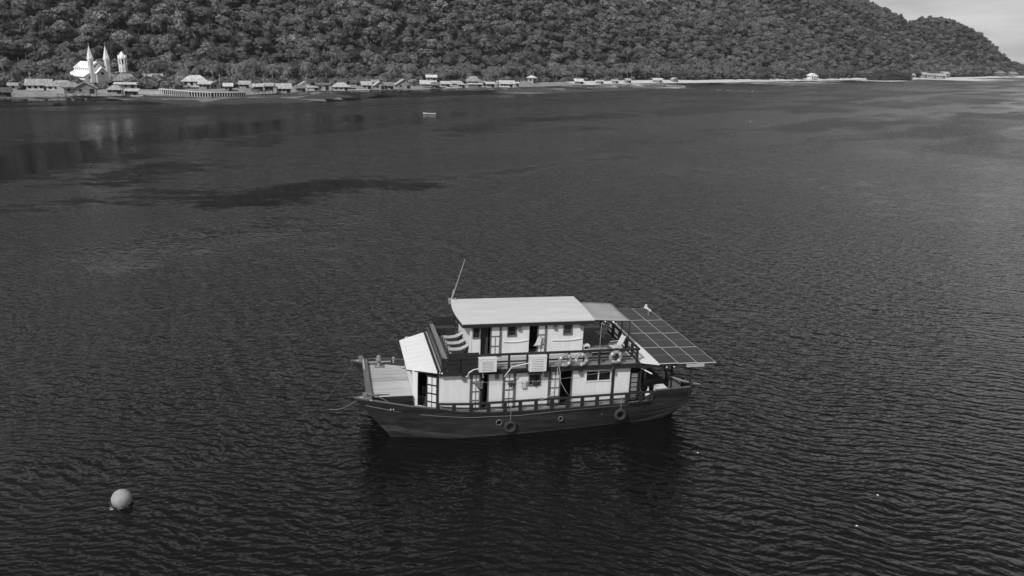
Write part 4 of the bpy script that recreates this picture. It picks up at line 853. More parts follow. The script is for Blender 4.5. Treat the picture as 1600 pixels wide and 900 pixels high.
leaf(6.36, 6.88, WZ0, 3.78, WY - .02, 4); leaf(8.2, 8.82, WZ0, 3.78, WY + .01, 4); leaf(10.84, 11.46, WZ0, 3.78, WY - .02, 4)
for x in (6.3, 7.28, 8.14, 8.83, 10.77, 12.1): bp('door_post', MB().box(x, x + .05, WY - .035, WY + .1, WZ0, WZ1), TRIM)
bp('dark_post', MB().box(14.51, 14.65, WY - .05, WY + .1, WZ0, WZ1), DARK)
bp('ajar_door', MB().box(6.95, 7.0, WY + .1, WY + .75, WZ0, 3.7), TRIM)
bp('interior_shade_panel', MB().box(4.6, 15.6, 1.9, 1.98, WZ0, WZ1), DARK2)  # black panel added so the doorways show an unlit inside
bp('curtain', MB().box(7.02, 7.26, 1.2, 1.25, WZ0 + .1, 3.0), mat('brown_curtain', .05, .9))
bp('aft_bulkhead', MB().box(15.52, 15.6, WY + .09, 6.9, WZ0, WZ1), DARK)
for a, b in ((3.3, 15.6),): bp('far_wall', MB().box(a, b, 6.75, 6.83, WZ0, WZ1), WHITE)
# front: chamfered corner with an open glazed door
def wall_seg(a, b, z0, z1, t=.07, name='wall_panel', m=None, parent=None):
    a, b = Vector(a), Vector(b); d = (b - a).normalized(); n_ = Vector((-d.y, d.x)) * t
    M = MB(); M.hexa([(a.x, a.y, z0), (b.x, b.y, z0), (b.x + n_.x, b.y + n_.y, z0), (a.x + n_.x, a.y + n_.y, z0), (a.x, a.y, z1), (b.x, b.y, z1), (b.x + n_.x, b.y + n_.y, z1), (a.x + n_.x, a.y + n_.y, z1)])
    return bp(name, M, m or WHITE, parent)
FA, FB = Vector((3.22, 1.32)), Vector((4.5, .5))
wall_seg(FA, FA.lerp(FB, .2), WZ0, 3.7, name='corner_pillar')
bp('front_wall', MB().box(3.22, 3.3, 1.42, 6.0, 1.6, 3.7), WHITE); wall_seg((4.5, 6.83), (3.22, 6.0), WZ0, 3.7)
wall_seg(FA.lerp(FB, .2), FB, WZ0 - .02, WZ0 + .14, .12, 'door_sill')
bp('corner_post', MB().box(4.49, 4.56, WY - .03, WY + .08, WZ0, WZ1), DARK)
# glazed door leaf on the chamfer: 2 x 4 panes
d0, d1 = FA.lerp(FB, .56), FA.lerp(FB, .99); dr = wall_seg(d0, d0.lerp(d1, .1), WZ0, 3.68, .05, 'door', DARK)
wall_seg(d0.lerp(d1, .9), d1, WZ0, 3.68, .05, 'door_stile', DARK, dr); wall_seg(d0.lerp(d1, .47), d0.lerp(d1, .53), WZ0, 3.68, .045, 'door_stile', DARK, dr)
for k in range(5): wall_seg(d0.lerp(d1, .1), d0.lerp(d1, .9), WZ0 + .02 + k * .5 - .02, WZ0 + .06 + k * .5, .04, 'door_rail', DARK, dr)
for k in range(4):
    for c in (0, 1): wall_seg(d0.lerp(d1, .11 + .43 * c), d0.lerp(d1, .46 + .43 * c), WZ0 + .07 + k * .5, WZ0 + .47 + k * .5, .025, 'pane', PANE, dr)
bp('galley_box', MB().box(4.0, 4.5, 1.5, 1.85, WZ0, 2.5), TRIM); bp('galley_screen', MB().box(3.75, 4.1, 1.45, 1.5, 2.3, 2.75), GLASS)
# ---- visor over the front cabin: three white sheets
VA, VB, VC, VD = (2.93, 1.8, 3.74), (4.72, .22, 4.0), (2.93, 6.3, 3.74), (4.72, 7.1, 4.02)
def vz(x): return 3.74 + (x - 2.93) * .155
bp('visor_roof', MB().slab([(2.93, 1.78, 3.74), (4.72, .18, 4.02), (4.72, 7.15, 4.02), (2.93, 6.4, 3.74)], .07), VISOR)
rib = MB()
for k in range(1, 9):
    yy = .9 + k * .66; xl = 2.95 if 1.85 < yy < 6.3 else 3.5; rib.bar((xl, yy, vz(xl) + .004), (4.7, yy, vz(4.7) + .004), .04, .012)
bp('roof_seam', rib, VISOR)
bp('visor_fascia', MB().bar((2.95, 1.83, 3.64), (4.72, .25, 3.9), .05, .1), DARK); bp('visor_fascia', MB().bar((2.97, 1.83, 3.62), (2.97, 6.35, 3.62), .05, .1), DARK)

# ---- upper deck
DZ = 4.06
bp('upper_deck', MB().box(4.55, 15.95, .34, 6.95, 3.92, DZ), DECK)
bp('aft_deck_mat', MB().box(13.25, 15.8, .75, 6.6, DZ + .002, DZ + .02), DECKD)
bp('deck_fascia', MB().box(4.6, 16.0, .24, .34, 3.78, DZ + .0), DARK); bp('deck_fascia', MB().box(4.45, 4.55, .3, 7.0, 3.8, 4.1), DARK); bp('deck_fascia', MB().box(4.6, 16.0, 6.95, 7.05, 3.78, DZ), DARK)
bp('deck_beam', MB().box(4.6, 15.9, .36, .48, 3.79, 3.92), DARK)
for x in (5.93, 7.78, 10.58, 12.62): bp('beam_end', MB().box(x - .09, x + .09, WY - .14, WY - .01, 3.42, 3.8), TRIM)
# side rail
RY = .3
bp('upper_rail', MB().box(6.62, 15.95, RY - .05, RY + .05, DZ + .78, DZ + .9), DARK); bp('upper_rail', MB().box(6.62, 15.95, RY - .025, RY + .025, DZ + .38, DZ + .46), DARK)
pm = MB().box(-.055, .055, -.05, .05, 0, .78).mesh('rail_post', DARK)
for x in (6.68, 8.39, 9.42, 10.6, 11.81, 12.7, 13.6, 14.62, 15.85): link('rail_post', pm, boat, (x, RY, DZ))
bp('kick_board', MB().box(6.62, 15.95, RY - .04, RY + .04, DZ + .002, DZ + .07), CAP)
bp('far_rail', MB().box(4.7, 15.95, 6.72, 6.8, DZ + .78, DZ + .88), DARK); bp('far_rail', MB().box(6.3, 15.95, 6.74, 6.78, DZ + .38, DZ + .45), DARK)
for x in (6.3, 7.6, 9, 10.4, 11.8, 13.2, 14.6, 15.85): link('rail_post', pm, boat, (x, 6.76, DZ))
# front parapet with weathered cap
bp('front_parapet', MB().box(4.66, 4.72, .3, 6.8, DZ, DZ + .6), DARK); bp('parapet_cap', MB().box(4.74, 5.04, .4, 6.7, DZ + .5, DZ + .57), CAP); bp('parapet_rail', MB().box(4.62, 4.7, .25, 6.85, DZ + .6, DZ + .68), DARK)
bp('parapet_line', MB().box(4.64, 4.655, .3, 6.8, DZ + .34, DZ + .38), CAP)
# bench boxes: near and far side of the fore deck
bp('bench', MB().box(4.98, 6.7, .26, .34, DZ + .05, DZ + 1.0), DARK); bp('bench', MB().box(4.72, 6.7, .22, .26, DZ + .42, DZ + .5).box(4.72, 6.7, .22, .26, DZ + .66, DZ + .74), DARK)
link('rail_post', pm, boat, (4.75, .26, DZ)); link('rail_post', pm, boat, (5.6, .2, DZ))
bp('bench_seat', MB().box(4.98, 6.66, .345, .8, DZ + .3, DZ + .42), DARK)
bp('bench', MB().box(4.98, 6.3, 6.6, 6.7, DZ, DZ + 1.02), DARK); bp('bench_seat', MB().box(4.98, 5.62, 6.1, 6.59, DZ + .02, DZ + .44), DARK); bp('bench_seat', MB().box(5.65, 6.3, 6.1, 6.59, DZ + .02, DZ + .44), DARK)
bp('bench_top', MB().box(5.0, 6.28, 6.08, 6.58, DZ + .442, DZ + .49), mat('dark_cushion', .045, .9, grain=.3))
# ---- upper cabin
UY, UZ1 = 2.15, 6.0
def hole(x0, x1, hx0, hx1, hz0): hole_wall(x0, x1, hx0, hx1, hz0, UZ1 - .02, UY, DZ, UZ1)
hole(6.6, 7.12, 6.7, 7.05, 5.26); window(6.7, 7.05, 5.26, 5.9, UY, 1, .05, DARK2)
bp('dark_curtain', MB().box(7.2, 7.62, UY + .35, UY + .4, DZ, 5.9), mat('brown_curtain', .05, .9))
leaf(7.68, 8.28, DZ, 5.92, UY - .01, 3, 2, .07, True); bp('door_post', MB().box(8.28, 8.34, UY - .03, UY + .08, DZ, UZ1), TRIM)
hole(8.34, 9.94, 8.7, 9.14, 5.32); window(8.7, 9.14, 5.32, 5.9, UY, 1, .06, DARK2)
leaf(10.42, 10.94, DZ, 5.92, UY - .01, 3, 2, .07, True); bp('door_post', MB().box(10.94, 11.0, UY - .03, UY + .08, DZ, UZ1), TRIM)
hole(11.0, 13.17, 12.0, 12.44, 5.3); window(12.0, 12.44, 5.3, 5.9, UY, 1, .06, mat('grey_curtained_glass', .05, .3))
bp('front_wall', MB().box(6.52, 6.6, UY, 6.25, DZ, UZ1), WHITE); bp('corner_strip', MB().box(6.5, 6.6, UY - .03, UY, DZ, UZ1), WHITE)
bp('aft_wall', MB().box(13.1, 13.17, UY + .09, 6.25, DZ, UZ1), WHITE); bp('far_wall', MB().box(6.6, 13.1, 6.17, 6.25, DZ, UZ1), WHITE); bp('interior_shade_panel', MB().box(6.65, 13.05, 3.2, 3.26, DZ, UZ1), DARK2)  # black inner panel added as the shade inside the upper cabin
for x in (9.35, 11.45, 13.02): bp('beam_end', MB().box(x - .08, x + .08, UY - .14, UY - .01, 5.62, 6.0), TRIM)
def sag(x0, x1, z, dz): return MB().tube([(x0 + (x1 - x0) * k / 8, UY - .05, z - dz * math.sin(math.pi * k / 8) + .05 * k / 8) for k in range(9)], .03, 6)
bp('drip_strip', sag(8.45, 9.85, 4.98, .06), PVCW); bp('drip_strip', sag(11.3, 13.1, 4.96, .05), PVCW)
# roof: gently bowed front edge
def up_roof():
    M = MB(); ys = np.linspace(1.95, 6.35, 13); top, bot = [], []
    for y in ys:
        u = (y - 1.95) / 4.4; xf = 6.04 - .22 * math.sin(math.pi * u); z = 6.18 + .13 * math.sin(math.pi * u) ** 1.0 * .6 + .1 * u
        top += [(xf, y, z), (13.75, y, z)]; bot += [(xf, y, z - .07), (13.75, y, z - .07)]
    n = len(top); fs = [(2 * i, 2 * i + 1, 2 * i + 3, 2 * i + 2) for i in range(12)] + [(n + 2 * i + 2, n + 2 * i + 3, n + 2 * i + 1, n + 2 * i) for i in range(12)]
    fs += [(2 * i, 2 * i + 2, n + 2 * i + 2, n + 2 * i) for i in range(12)] + [(2 * i + 3, 2 * i + 1, n + 2 * i + 1, n + 2 * i + 3) for i in range(12)] + [(0, n, n + 1, 1), (n - 2, n - 1, 2 * n - 1, 2 * n - 2)]
    r = bp('roof', M.add(top + bot, fs), ROOFW, smooth=False)
    bp('roof_fascia', MB().box(6.06, 13.78, 1.91, 1.95, 5.93, 6.13), DARK, r)
    F = MB()
    for i in range(12):
        a, b = top[2 * i], top[2 * i + 2]; F.bar((a[0] + .02, a[1], a[2] - .17), (b[0] + .02, b[1], b[2] - .17), .05, .18)
    bp('roof_fascia', F, DARK, r); bp('roof_fascia', MB().box(13.7, 13.74, 1.97, 6.3, 5.95, 6.12), DARK, r)
up_roof()
for yy in (2.9, 3.9, 4.9, 5.8): bp('roof_brace', MB().bar((13.18, yy, 5.4), (13.9, yy, 5.98), .08, .1), DARK)
# mast at the far front corner of the roof
an = MB().tube([(6.02, 6.35, 6.1), (6.8, 6.2, 8.8)], [.035, .02], 6); bp('antenna', an, METAL)
bp('antenna_clamp', MB().box(5.88, 6.1, 6.25, 6.5, 6.0, 6.3), METAL); bp('antenna_stub', MB().tube([(6.06, 6.5, 6.1), (6.2, 6.5, 6.85)], .03, 6), METAL)
bp('roof_lamp', MB().lathe([(.07, 0), (.08, .06), (.03, .1)], (6.25, 6.15, 6.3), 10), METAL)
# ---- awning over the aft deck
aw = MB(); g = 8; vs = []
for i in range(g + 1):
    for j in range(g + 1):
        u, v = i / g, j / g; x = 13.78 + 2.3 * u; y = 2.25 + 3.55 * v + .0 * u; vs.append((x, y, 6.08 - .14 * u - .05 * math.sin(math.pi * u) * math.sin(math.pi * v) + .01 * math.sin(9 * u + 4 * v)))
aw.add(vs, [(i * (g + 1) + j, (i + 1) * (g + 1) + j, (i + 1) * (g + 1) + j + 1, i * (g + 1) + j + 1) for i in range(g) for j in range(g)])
ao = bp('awning', aw, AWN, smooth=True); sm = ao.modifiers.new('thick', 'SOLIDIFY'); sm.thickness = .02
bp('awning_bar', MB().tube([(16.05, 2.2, 5.91), (16.05, 5.85, 5.91)], .03, 6), DARK); bp('awning_bar', MB().tube([(13.78, 2.25, 6.05), (16.05, 2.25, 5.91)], .02, 6), DARK)
for yy in (2.3, 3.5, 4.7, 5.8): bp('awning_post', MB().tube([(16.02, yy, DZ), (16.05, yy, 5.91)], .03, 6), DARK)
# aft rail
bp('aft_rail', MB().box(15.88, 15.98, .25, 6.8, DZ + .78, DZ + .9), DARK); bp('aft_rail', MB().box(15.9, 15.96, .35, 6.7, DZ + .36, DZ + .46), DARK)
for yy in (1.3, 2.3, 3.5, 4.7, 5.8): bp('rail_post', MB().box(15.86, 15.99, yy - .07, yy + .07, DZ, DZ + .78), DARK)
bp('thin_pole', MB().tube([(14.1, 1.75, DZ), (14.1, 1.75, 6.05)], .02, 6), METAL)
# ---- aft lean-to: white margin sheet and the solar array
zs = lambda x: 4.19 - (x - 16.05) * .115
bp('aft_roof', MB().slab([(16.06, .1, 4.17), (17.16, .05, 4.02), (17.16, 9.4, 4.02), (16.06, 7.2, 4.17)][::1], .06), VISOR)
bp('aft_roof_fascia', MB().box(16.05, 17.1, .06, .12, 3.82, 3.98), DARK); bp('aft_roof_fascia', MB().box(16.0, 16.05, .1, 7.1, 3.8, 4.1), DARK)
Z0, PW, PL = 4.0, 1.185, 2.62
fr = MB(); cm_ = MB().box(.035, PW - .047, .04, PL / 2 - .018, 0, .012).box(.035, PW - .047, PL / 2 + .014, PL - .05, 0, .012).mesh('cells', CELL)
fm2 = MB().box(0, PW - .012, 0, PL - .012, -.04, .006).mesh('solar_panel', mat('panel_frame', .5, .4))
for c in range(3):
    for r_ in range(4):
        x = 17.18 + c * PW - .012 * r_ * 2.4; y = .18 + r_ * PL; z = Z0 - c * .03
        p = link('solar_panel', fm2, boat, (x, y, z)); link('cells', cm_, p, (0, 0, 0))
for yy in (.3, 2.8, 5.4, 8.0, 10.4): bp('array_beam', MB().bar((16.9, yy, 3.9), (20.6, yy, 3.83), .06, .09), DARK)
bp('array_beam', MB().box(17.25, 17.33, .3, 10.5, 3.75, 3.83), DARK); bp('array_beam', MB().box(19.3, 19.38, .3, 10.5, 3.7, 3.79), DARK)
bp('gutter', MB().box(18.9, 20.0, .14, .22, 3.72, 3.88), mat('pale_batten', .42, .6))
for (x, y) in ((19.25, .25), (19.25, 3.6), (19.25, 6.9), (18.55, 1.3), (16.2, .35), (16.2, 6.8), (17.4, 6.9)): bp('stern_post', MB().box(x - .045, x + .045, y - .045, y + .045, 1.5, 3.75), DARK)
bp('array_strut', MB().bar((19.3, 6.95, 2.2), (19.0, 10.2, 3.72), .06, .06), DARK); bp('array_strut', MB().bar((17.4, 6.95, 2.2), (17.4, 10.2, 3.75), .06, .06), DARK)
bp('stern_lamp', MB().lathe([(.04, 0), (.05, .05), (.02, .08)], (17.75, .32, 3.68), 8), PVCW); bp('stern_lamp', MB().lathe([(.04, 0), (.05, .05), (.02, .08)], (18.2, .32, 3.68), 8), PVCW)
bp('tube_lamp', MB().tube([(16.05, .35, 3.78), (16.75, .05, 3.45)], .04, 8), PVCW)
# weather vane like tail behind the array
bp('wind_vane', MB().bar((19.8, 9.1, 4.55), (20.15, 8.95, 4.3), .03, .12).bar((19.76, 9.1, 4.45), (19.86, 9.1, 4.72), .04, .16), PVCW); bp('vane_pole', MB().tube([(20.0, 9.0, 3.9), (20.0, 9.0, 4.45)], .03, 6), METAL)
# stern space
bp('transom_rail', MB().box(19.3, 19.4, .3, 6.9, 2.2, 2.32), DARK)
bp('stern_shade_box', MB().box(16.3, 17.3, 2.6, 5.5, 1.62, 3.4), DARK2); bp('stern_shade_panel', MB().box(15.7, 18.9, 6.4, 6.46, 1.62, 3.85), DARK2)  # black box and panel added to keep the stern interior dark
bp('inner_post', MB().box(17.05, 17.2, 1.9, 2.05, 1.62, 3.8), TRIM)
bp('stern_locker', MB().box(18.5, 19.2, 1.3, 1.9, 1.6, 2.55), mat('locker_grey', .16, .6, grain=.15)); bp('stern_screen', MB().box(18.6, 19.25, 2.9, 2.95, 2.5, 3.1), mat('cloudy_screen', .25, .4, grain=.3)); bp('stern_screen', MB().box(18.75, 18.8, 2.85, 2.9, 2.4, 3.2), DARK)
dp = MB().tube([(18.4, 1.2, 2.75), (19.1, .7, 2.62), (20.0, .4, 2.5)], [.05, .06, .04], 8); bp('davit_pole', dp, mat('pole_grey', .2, .5))
shm = MB().box(0, .4, 0, .3, 0, .2).mesh('step_box', mat('step_grey', .22, .6, grain=.15))
sf = bp('step_frame', MB().box(15.62, 15.66, .45, .9, 1.6, 3.4).box(16.1, 16.14, .45, .9, 1.6, 3.4), DARK)
for k in range(6): link('step_box', shm, sf, (15.68, .52, 1.68 + k * .28))

# ---- lower rail along the near side (posts, top, middle)
rz = lambda x: float(np.interp(x, [4.5, 6.3, 9.1, 11.9, 17], [2.3, 2.22, 2.25, 2.3, 2.38]))
rx = list(np.linspace(4.42, 17.0, 40)); T1, T2, T3 = MB(), MB(), MB()
for a, b in zip(rx[:-1], rx[1:]):
    ya, yb = .93 - gunw(a) + .0, .93 - gunw(b) + .0
    T1.bar((a, ya, rz(a) - .05), (b, yb, rz(b) - .05), .13, .1); zm = lambda x: (rz(x) - .05 + sheer(x)) / 2; T2.bar((a, ya, zm(a)), (b, yb, zm(b)), .05, .07); T3.bar((a, ya, sheer(a)), (b, yb, sheer(b)), .11, .1)
lr = bp('lower_rail', T1, DARK); bp('mid_rail', T2, DARK, lr); bp('sill_rail', T3, DARK, lr)
for x in (4.47, 5.36, 6.32, 7.29, 8.21, 9.08, 9.98, 10.9, 11.82, 12.68, 13.56, 14.43, 15.34, 16.2, 16.95):
    y = .93 - gunw(x); bp('rail_post', MB().box(x - .1, x + .1, y - .045, y + .045, sheer(x) - .02, rz(x) - .1), DARK, lr)
# portholes and through-hull fittings
for x, z, r_ in ((7.9, .98, .16), (11.46, 1.0, .13)):
    y = .93 - gunw(x) * .985 - .03; o = bp('porthole', MB().torus((x, y - .02, z), r_, .035, 20, 8, Matrix.Rotation(R(90), 3, 'X')), mat('porthole_ring', .12, .5)); bp('porthole_glass', MB().tube([(x, y + .03, z), (x, y - .02, z)], r_ - .02, 16), GLASS, o)
bp('hull_fitting', MB().lathe([(.04, 0), (.04, .04)], (13.9, .04, 1.1), 8), TRIM)
for x in (1.95, 2.1): bp('draught_dot', MB().lathe([(.03, 0), (.035, .03), (.01, .05)], (x, .93 - gunw(x) * .93 - .02, 1.95), 8), PVCW)
# ---- air conditioning boxes outside the upper rail
def aircon(x0, x1, z0, z1):
    M = MB().box(x0, x1, -.12, .2, z0, z1); o = bp('air_conditioner', M, PVCW); n = 7
    for k in range(n):
        zz = z0 + .12 + (z1 - z0 - .26) * k / (n - 1); bp('louvre', MB().box(x0 + .14, x1 - .2, -.145, -.122, zz - .016, zz + .016), mat('louvre_grey', .5, .5), o)
    bp('casing_lip', MB().box(x0 - .02, x1 + .02, -.14, .21, z1 - .03, z1 + .012), PVCW, o)
    return o
a1 = aircon(6.66, 7.62, 4.08, 4.84); a2 = aircon(9.46, 10.42, 3.98, 4.84)
bp('coolant_hose', MB().tube([(6.68, -.1, 4.3), (6.35, -.14, 4.26), (6.1, -.14, 4.1), (6.05, -.02, 3.85), (5.98, .1, 3.78)], .03, 6), PVCW); bp('coolant_hose', MB().tube([(6.85, -.05, 4.1), (6.9, .05, 3.9), (6.95, .15, 3.65)], .03, 6), PVCW)
bp('coolant_hose', MB().tube([(9.48, -.1, 4.5), (8.9, -.16, 4.42), (8.45, -.16, 4.34), (8.3, -.14, 4.1), (8.12, .1, 3.68)], .028, 6), PVCW)
# ---- hoses hanging by the third door
t = onb('hose', 'pale hose hanging from the upper rail past the third glazed door', 'hose', 0, 0, 0); MB().tube([(11.2, .2, 4.2), (11.32, .12, 3.7), (11.36, .15, 3.2), (11.7, .2, 2.6), (12.0, .25, 2.2)], .02, 6).build('pipe', GREYP, t, True)
t = onb('hose', 'grey hose drooping from the rail over the lower rail to the side deck', 'hose', 0, 0, 0); MB().tube([(11.15, .22, 4.0), (11.2, .14, 3.3), (11.0, .0, 2.7), (10.6, -.03, 2.35), (10.1, .0, 2.2), (9.7, .1, 1.8)], .016, 6).build('pipe', GREYP, t, True)
# ---- washing line with clothes
t = onb('washing_line', 'thin washing line strung along the lower cabin wall', 'line', 0, 0, 0)
MB().tube([(6.1, .38, 3.32), (8.5, .38, 3.2), (11, .38, 3.22), (14.5, .38, 3.6)], .007, 5).build('cord', GREYP, t)
def garment(name, label, pts, x, z, m, wv=.03, cat='clothes'):
    t = onb(name, label, cat, x, .38 if z < DZ else 1.95, z - (.1 if z < DZ else -.3)); n = len(pts); M = MB(); G = 8
    # cloth cut to its outline from strips, with folds and thickness
    vs = []; sk_ = .72 if name != 'sheet' else .75
    pts = [(p[0], p[1] * sk_, p[2] * sk_, p[3] * sk_) for p in pts]
    for j in range(G + 1):
        v = j / G; zz = -v * pts[-1][2]; a = np.interp(v, [p[0] for p in pts], [p[1] for p in pts]); b = np.interp(v, [p[0] for p in pts], [p[3] for p in pts])
        for i in range(G + 1): vs.append((a + (b - a) * i / G, wv * math.sin(i * 2.1 + j * .8), zz))
    M.add(vs, [(j * (G + 1) + i, j * (G + 1) + i + 1, (j + 1) * (G + 1) + i + 1, (j + 1) * (G + 1) + i) for j in range(G) for i in range(G)])
    o = M.build('cloth', m, t, True); s_ = o.modifiers.new('thick', 'SOLIDIFY'); s_.thickness = .012
    for k in (0, 1): MB().box(pts[0][1] + (pts[0][3] - pts[0][1]) * (.15 + .7 * k) - .02, pts[0][1] + (pts[0][3] - pts[0][1]) * (.15 + .7 * k) + .02, -.03, .03, -.05, .05).build('peg', METAL, t)
garment('shirt', 'patterned grey and white shirt hanging at the first glazed door', [(0, -.25, .6, .6), (.25, -.2, .6, .5), (.6, .05, .6, .55), (1, .1, .6, .5)], 6.62, 3.44, CLOTHM, .05)
garment('swim_shorts', 'dark triangular briefs pegged in front of the second glazed door', [(0, -.25, .35, .3), (.3, -.22, .35, .28), (1, -.05, .38, .05)], 8.56, 3.3, CLOTHD)
garment('dish_towel', 'bright white towel on the line left of the small dark window', [(0, -.2, .14, .3), (1, -.2, .14, .3)], 9.27, 3.33, PVCW, cat='towel')
garment('shirt', 'pale grey cloth hanging under the bright white towel', [(0, -.17, .4, .22), (1, -.17, .4, .22)], 9.3, 3.2, mat('pale_grey_cloth', .55, .9))
garment('swim_shorts', 'dark briefs hanging in front of the small dark window', [(0, -.26, .4, .3), (.45, -.24, .4, .28), (1, -.05, .4, .12)], 9.95, 3.3, CLOTHD)
# ---- life rings tied to the upper rail
def ring(x, z, label, rot_):
    t = onb('life_ring', label, 'life ring', x, .16, z, ry=rot_); mo = Matrix.Rotation(R(90), 3, 'X')
    MB().torus((0, 0, 0), .29, .095, 36, 12, mo).build('ring', RING, t, True)
    for k in range(4):
        a = k * math.pi / 2; MB().torus((0, 0, 0), .29, .1, 4, 12, mo, a - .11, a + .11).build('band', PVCW, t, True)
    MB().torus((0, 0, 0), .4, .012, 30, 5, mo).build('grab_line', ROPE, t, True)
ring(11.56, 4.46, 'grey life ring nearest to the air conditioners on the upper rail', .6); ring(12.5, 4.46, 'grey life ring close beside the first, left of the wide gap in the upper rail', .05); ring(14.52, 4.52, 'grey life ring alone near the aft end of the upper rail', .75)
# rope and tyre fenders
def tyre(x, z, Rr, label, top):
    y = .93 - gunw(x) - .1; t = onb('tyre_fender', label, 'tyre', x, y, z); mo = Matrix.Rotation(R(90), 3, 'X'); vs = []
    MB().torus((0, 0, 0), Rr, .105, 30, 10, mo).build('tyre', RUBBER, t, True)
    for k in range(8):
        a = k * math.pi / 4 + .2; MB().torus((0, 0, 0), Rr + .088, .026, 3, 6, mo, a - .12, a + .12).build('tread_lug', RUBBER, t)
    MB().tube([(0, 0, Rr), (0, .0, Rr + .35), (0, .06, top - z)], .012, 6).build('rope', ROPE, t)
tyre(8.54, .72, .27, 'tyre fender hanging below the second glazed door next to the round porthole', 2.3); tyre(15.0, 1.06, .27, 'tyre fender hanging near the stern under the dark post', 2.3)
bp('fender_knob', MB().lathe([(.02, 0), (.09, .03), (.1, .1), (.06, .2), (.02, .22)], (14.4, .16, 3.72), 12), RUBBER)
# ---- three slatted loungers on the fore deck
def lounger():
    t = onb('sun_lounger', '', 'lounger', 5.4, 5.0, DZ); w_ = .56; prof = [(0, .3), (.35, .27), (.7, .3), (.95, .42), (1.2, .6), (1.4, .8)]
    for sd in (-1, 1):
        y = sd * w_ / 2
        MB().tube([(a, y, b) for a, b in prof], .045, 6).build('side_rail', DARK, t, True)
        for (a, b, c) in ((.02, .3, -.03), (.75, .3, .25)): MB().bar((a, y, b), (a + c, y, 0), .045, .035).build('leg', DARK, t)
    MB().bar((1.15, 0, .55), (.95, 0, .02), .4, .03).build('back_strut', DARK, t)
    cl = MB(); pts = []
    for k in range(25):
        u = k / 24 * 1.4; zz = float(np.interp(u, [p[0] for p in prof], [p[1] for p in prof])); pts.append((u, zz + .035))
    vs = [(a, s_ * w_ / 2 * .8, b) for a, b in pts for s_ in (-1, 1)]; cl.add(vs, [(2 * i, 2 * i + 2, 2 * i + 3, 2 * i + 1) for i in range(24)])
    o = cl.build('canvas', mat('lounger_canvas', .43, .85, grain=.1, gscale=4), t); sm_ = o.modifiers.new('thick', 'SOLIDIFY'); sm_.thickness = .03
    return t
l0 = lounger(); 
for (x, y, rz_, lab) in [(5.42, 4.95, .02, 'white and dark sun lounger farthest back, by the dark box bench'), (5.46, 3.9, -.03, 'middle one of the three white and dark sun loungers on the fore deck'), (5.4, 2.88, -.06, 'white and dark sun lounger nearest the near side bench on the fore deck')]:
    o = l0 if y == 4.95 else copy_tree(l0); o.matrix_world = BM @ Matrix.Translation((x, y, DZ)) @ Matrix.Rotation(rz_, 4, 'Z'); o['label'] = lab; o['group'] = 'sun loungers on the fore upper deck'
# ---- folding chairs and low bed aft
def fold_chair(x, y, rz_, label, v):
    t = onb('deck_chair', label, 'chair', x, y, DZ, rz_); m = mat('chair_grey_%d' % int(v * 100), v, .6)
    for s_ in (-.23, .23):
        MB().bar((-.32, s_, .02), (.3, s_, .48), .035, .03).build('leg', m, t); MB().bar((.3, s_, .02), (-.3, s_, .46), .035, .03).build('leg', m, t)
        MB().bar((.16, s_, .38), (.5, s_, 1.12), .035, .03).build('back_frame', m, t)
    seat = MB().slab([(-.34, -.22, .46), (.22, -.22, .42), (.22, .22, .42), (-.34, .22, .46)], .03).build('seat', m, t)
    for k in range(5):
        a = .12 + .16 * k; MB().bar((.2 + .34 * a, -.22, .44 + .74 * a), (.2 + .34 * a, .22, .44 + .74 * a), .13, .02, (1, 0, -.45)).build('back_slat', m, t)
    for s_ in (-.26, .26): MB().bar((-.25, s_, .66), (.3, s_, .68), .04, .02).build('arm', m, t)
fold_chair(15.1, 4.5, .15, 'grey folding chair under the awning beside the aft rail', .5); fold_chair(15.15, 1.95, .1, 'white folding chair on the aft deck nearest the near side rail', .6)
t = onb('low_table', 'low grey table in front of the white folding chair', 'table', 14.1, 1.85, DZ, .05); MB().box(-.55, .55, -.3, .3, .24, .32).build('top', mat('table_grey', .3, .6, grain=.1), t)
for a in (-.5, .45):
    for b in (-.25, .25): MB().box(a, a + .05, b - .025, b + .025, 0, .24).build('leg', DARK, t)
t = onb('stool', 'small white stool against the aft wall of the upper cabin', 'stool', 13.45, 2.35, DZ); MB().box(-.2, .2, -.2, .2, .42, .46).build('seat', PVCW, t)
for a in (-.18, .15):
    for b in (-.18, .15): MB().box(a, a + .03, b, b + .03, 0, .42).build('leg', PVCW, t)
MB().box(-.18, .18, -.18, -.15, .2, .23).build('stretcher', PVCW, t)
# sheet hung in the second upper door
garment('sheet', 'white sheet leaning out of the second upper cabin doorway', [(0, .28, .8, .45), (1, -.18, .8, .42)], 10.3, DZ + .95, CLOTHW)
bpy.context.view_layer.update()
# ---- things in the stern
t = onb('cool_box', 'white cool box with slanted lid in the dark stern space', 'cool box', 17.75, .95, 1.9, .1); t.scale = (.75, .75, .7)
MB().box(-.42, .42, -.3, .3, -.3, .42).build('box', PVCW, t); MB().slab([(-.45, -.33, .46), (.45, -.33, .46), (.4, .33, .56), (-.4, .33, .56)], .08).build('lid', PVCW, t)
for x, lab in ((16.35, 'white jug with pointed neck nearer the cabin in the stern'), (16.85, 'white jug with pointed neck beside the cool box')):
    t = onb('jug', lab, 'jug', x, .62, 1.62); MB().lathe([(.02, 0), (.15, .02), (.16, .38), (.13, .48), (.045, .6), (.04, .72)], n=14).build('body', PVCW, t, True); MB().lathe([(.05, .7), (.05, .78), (.01, .79)], n=10).build('cap', GREYP, t)
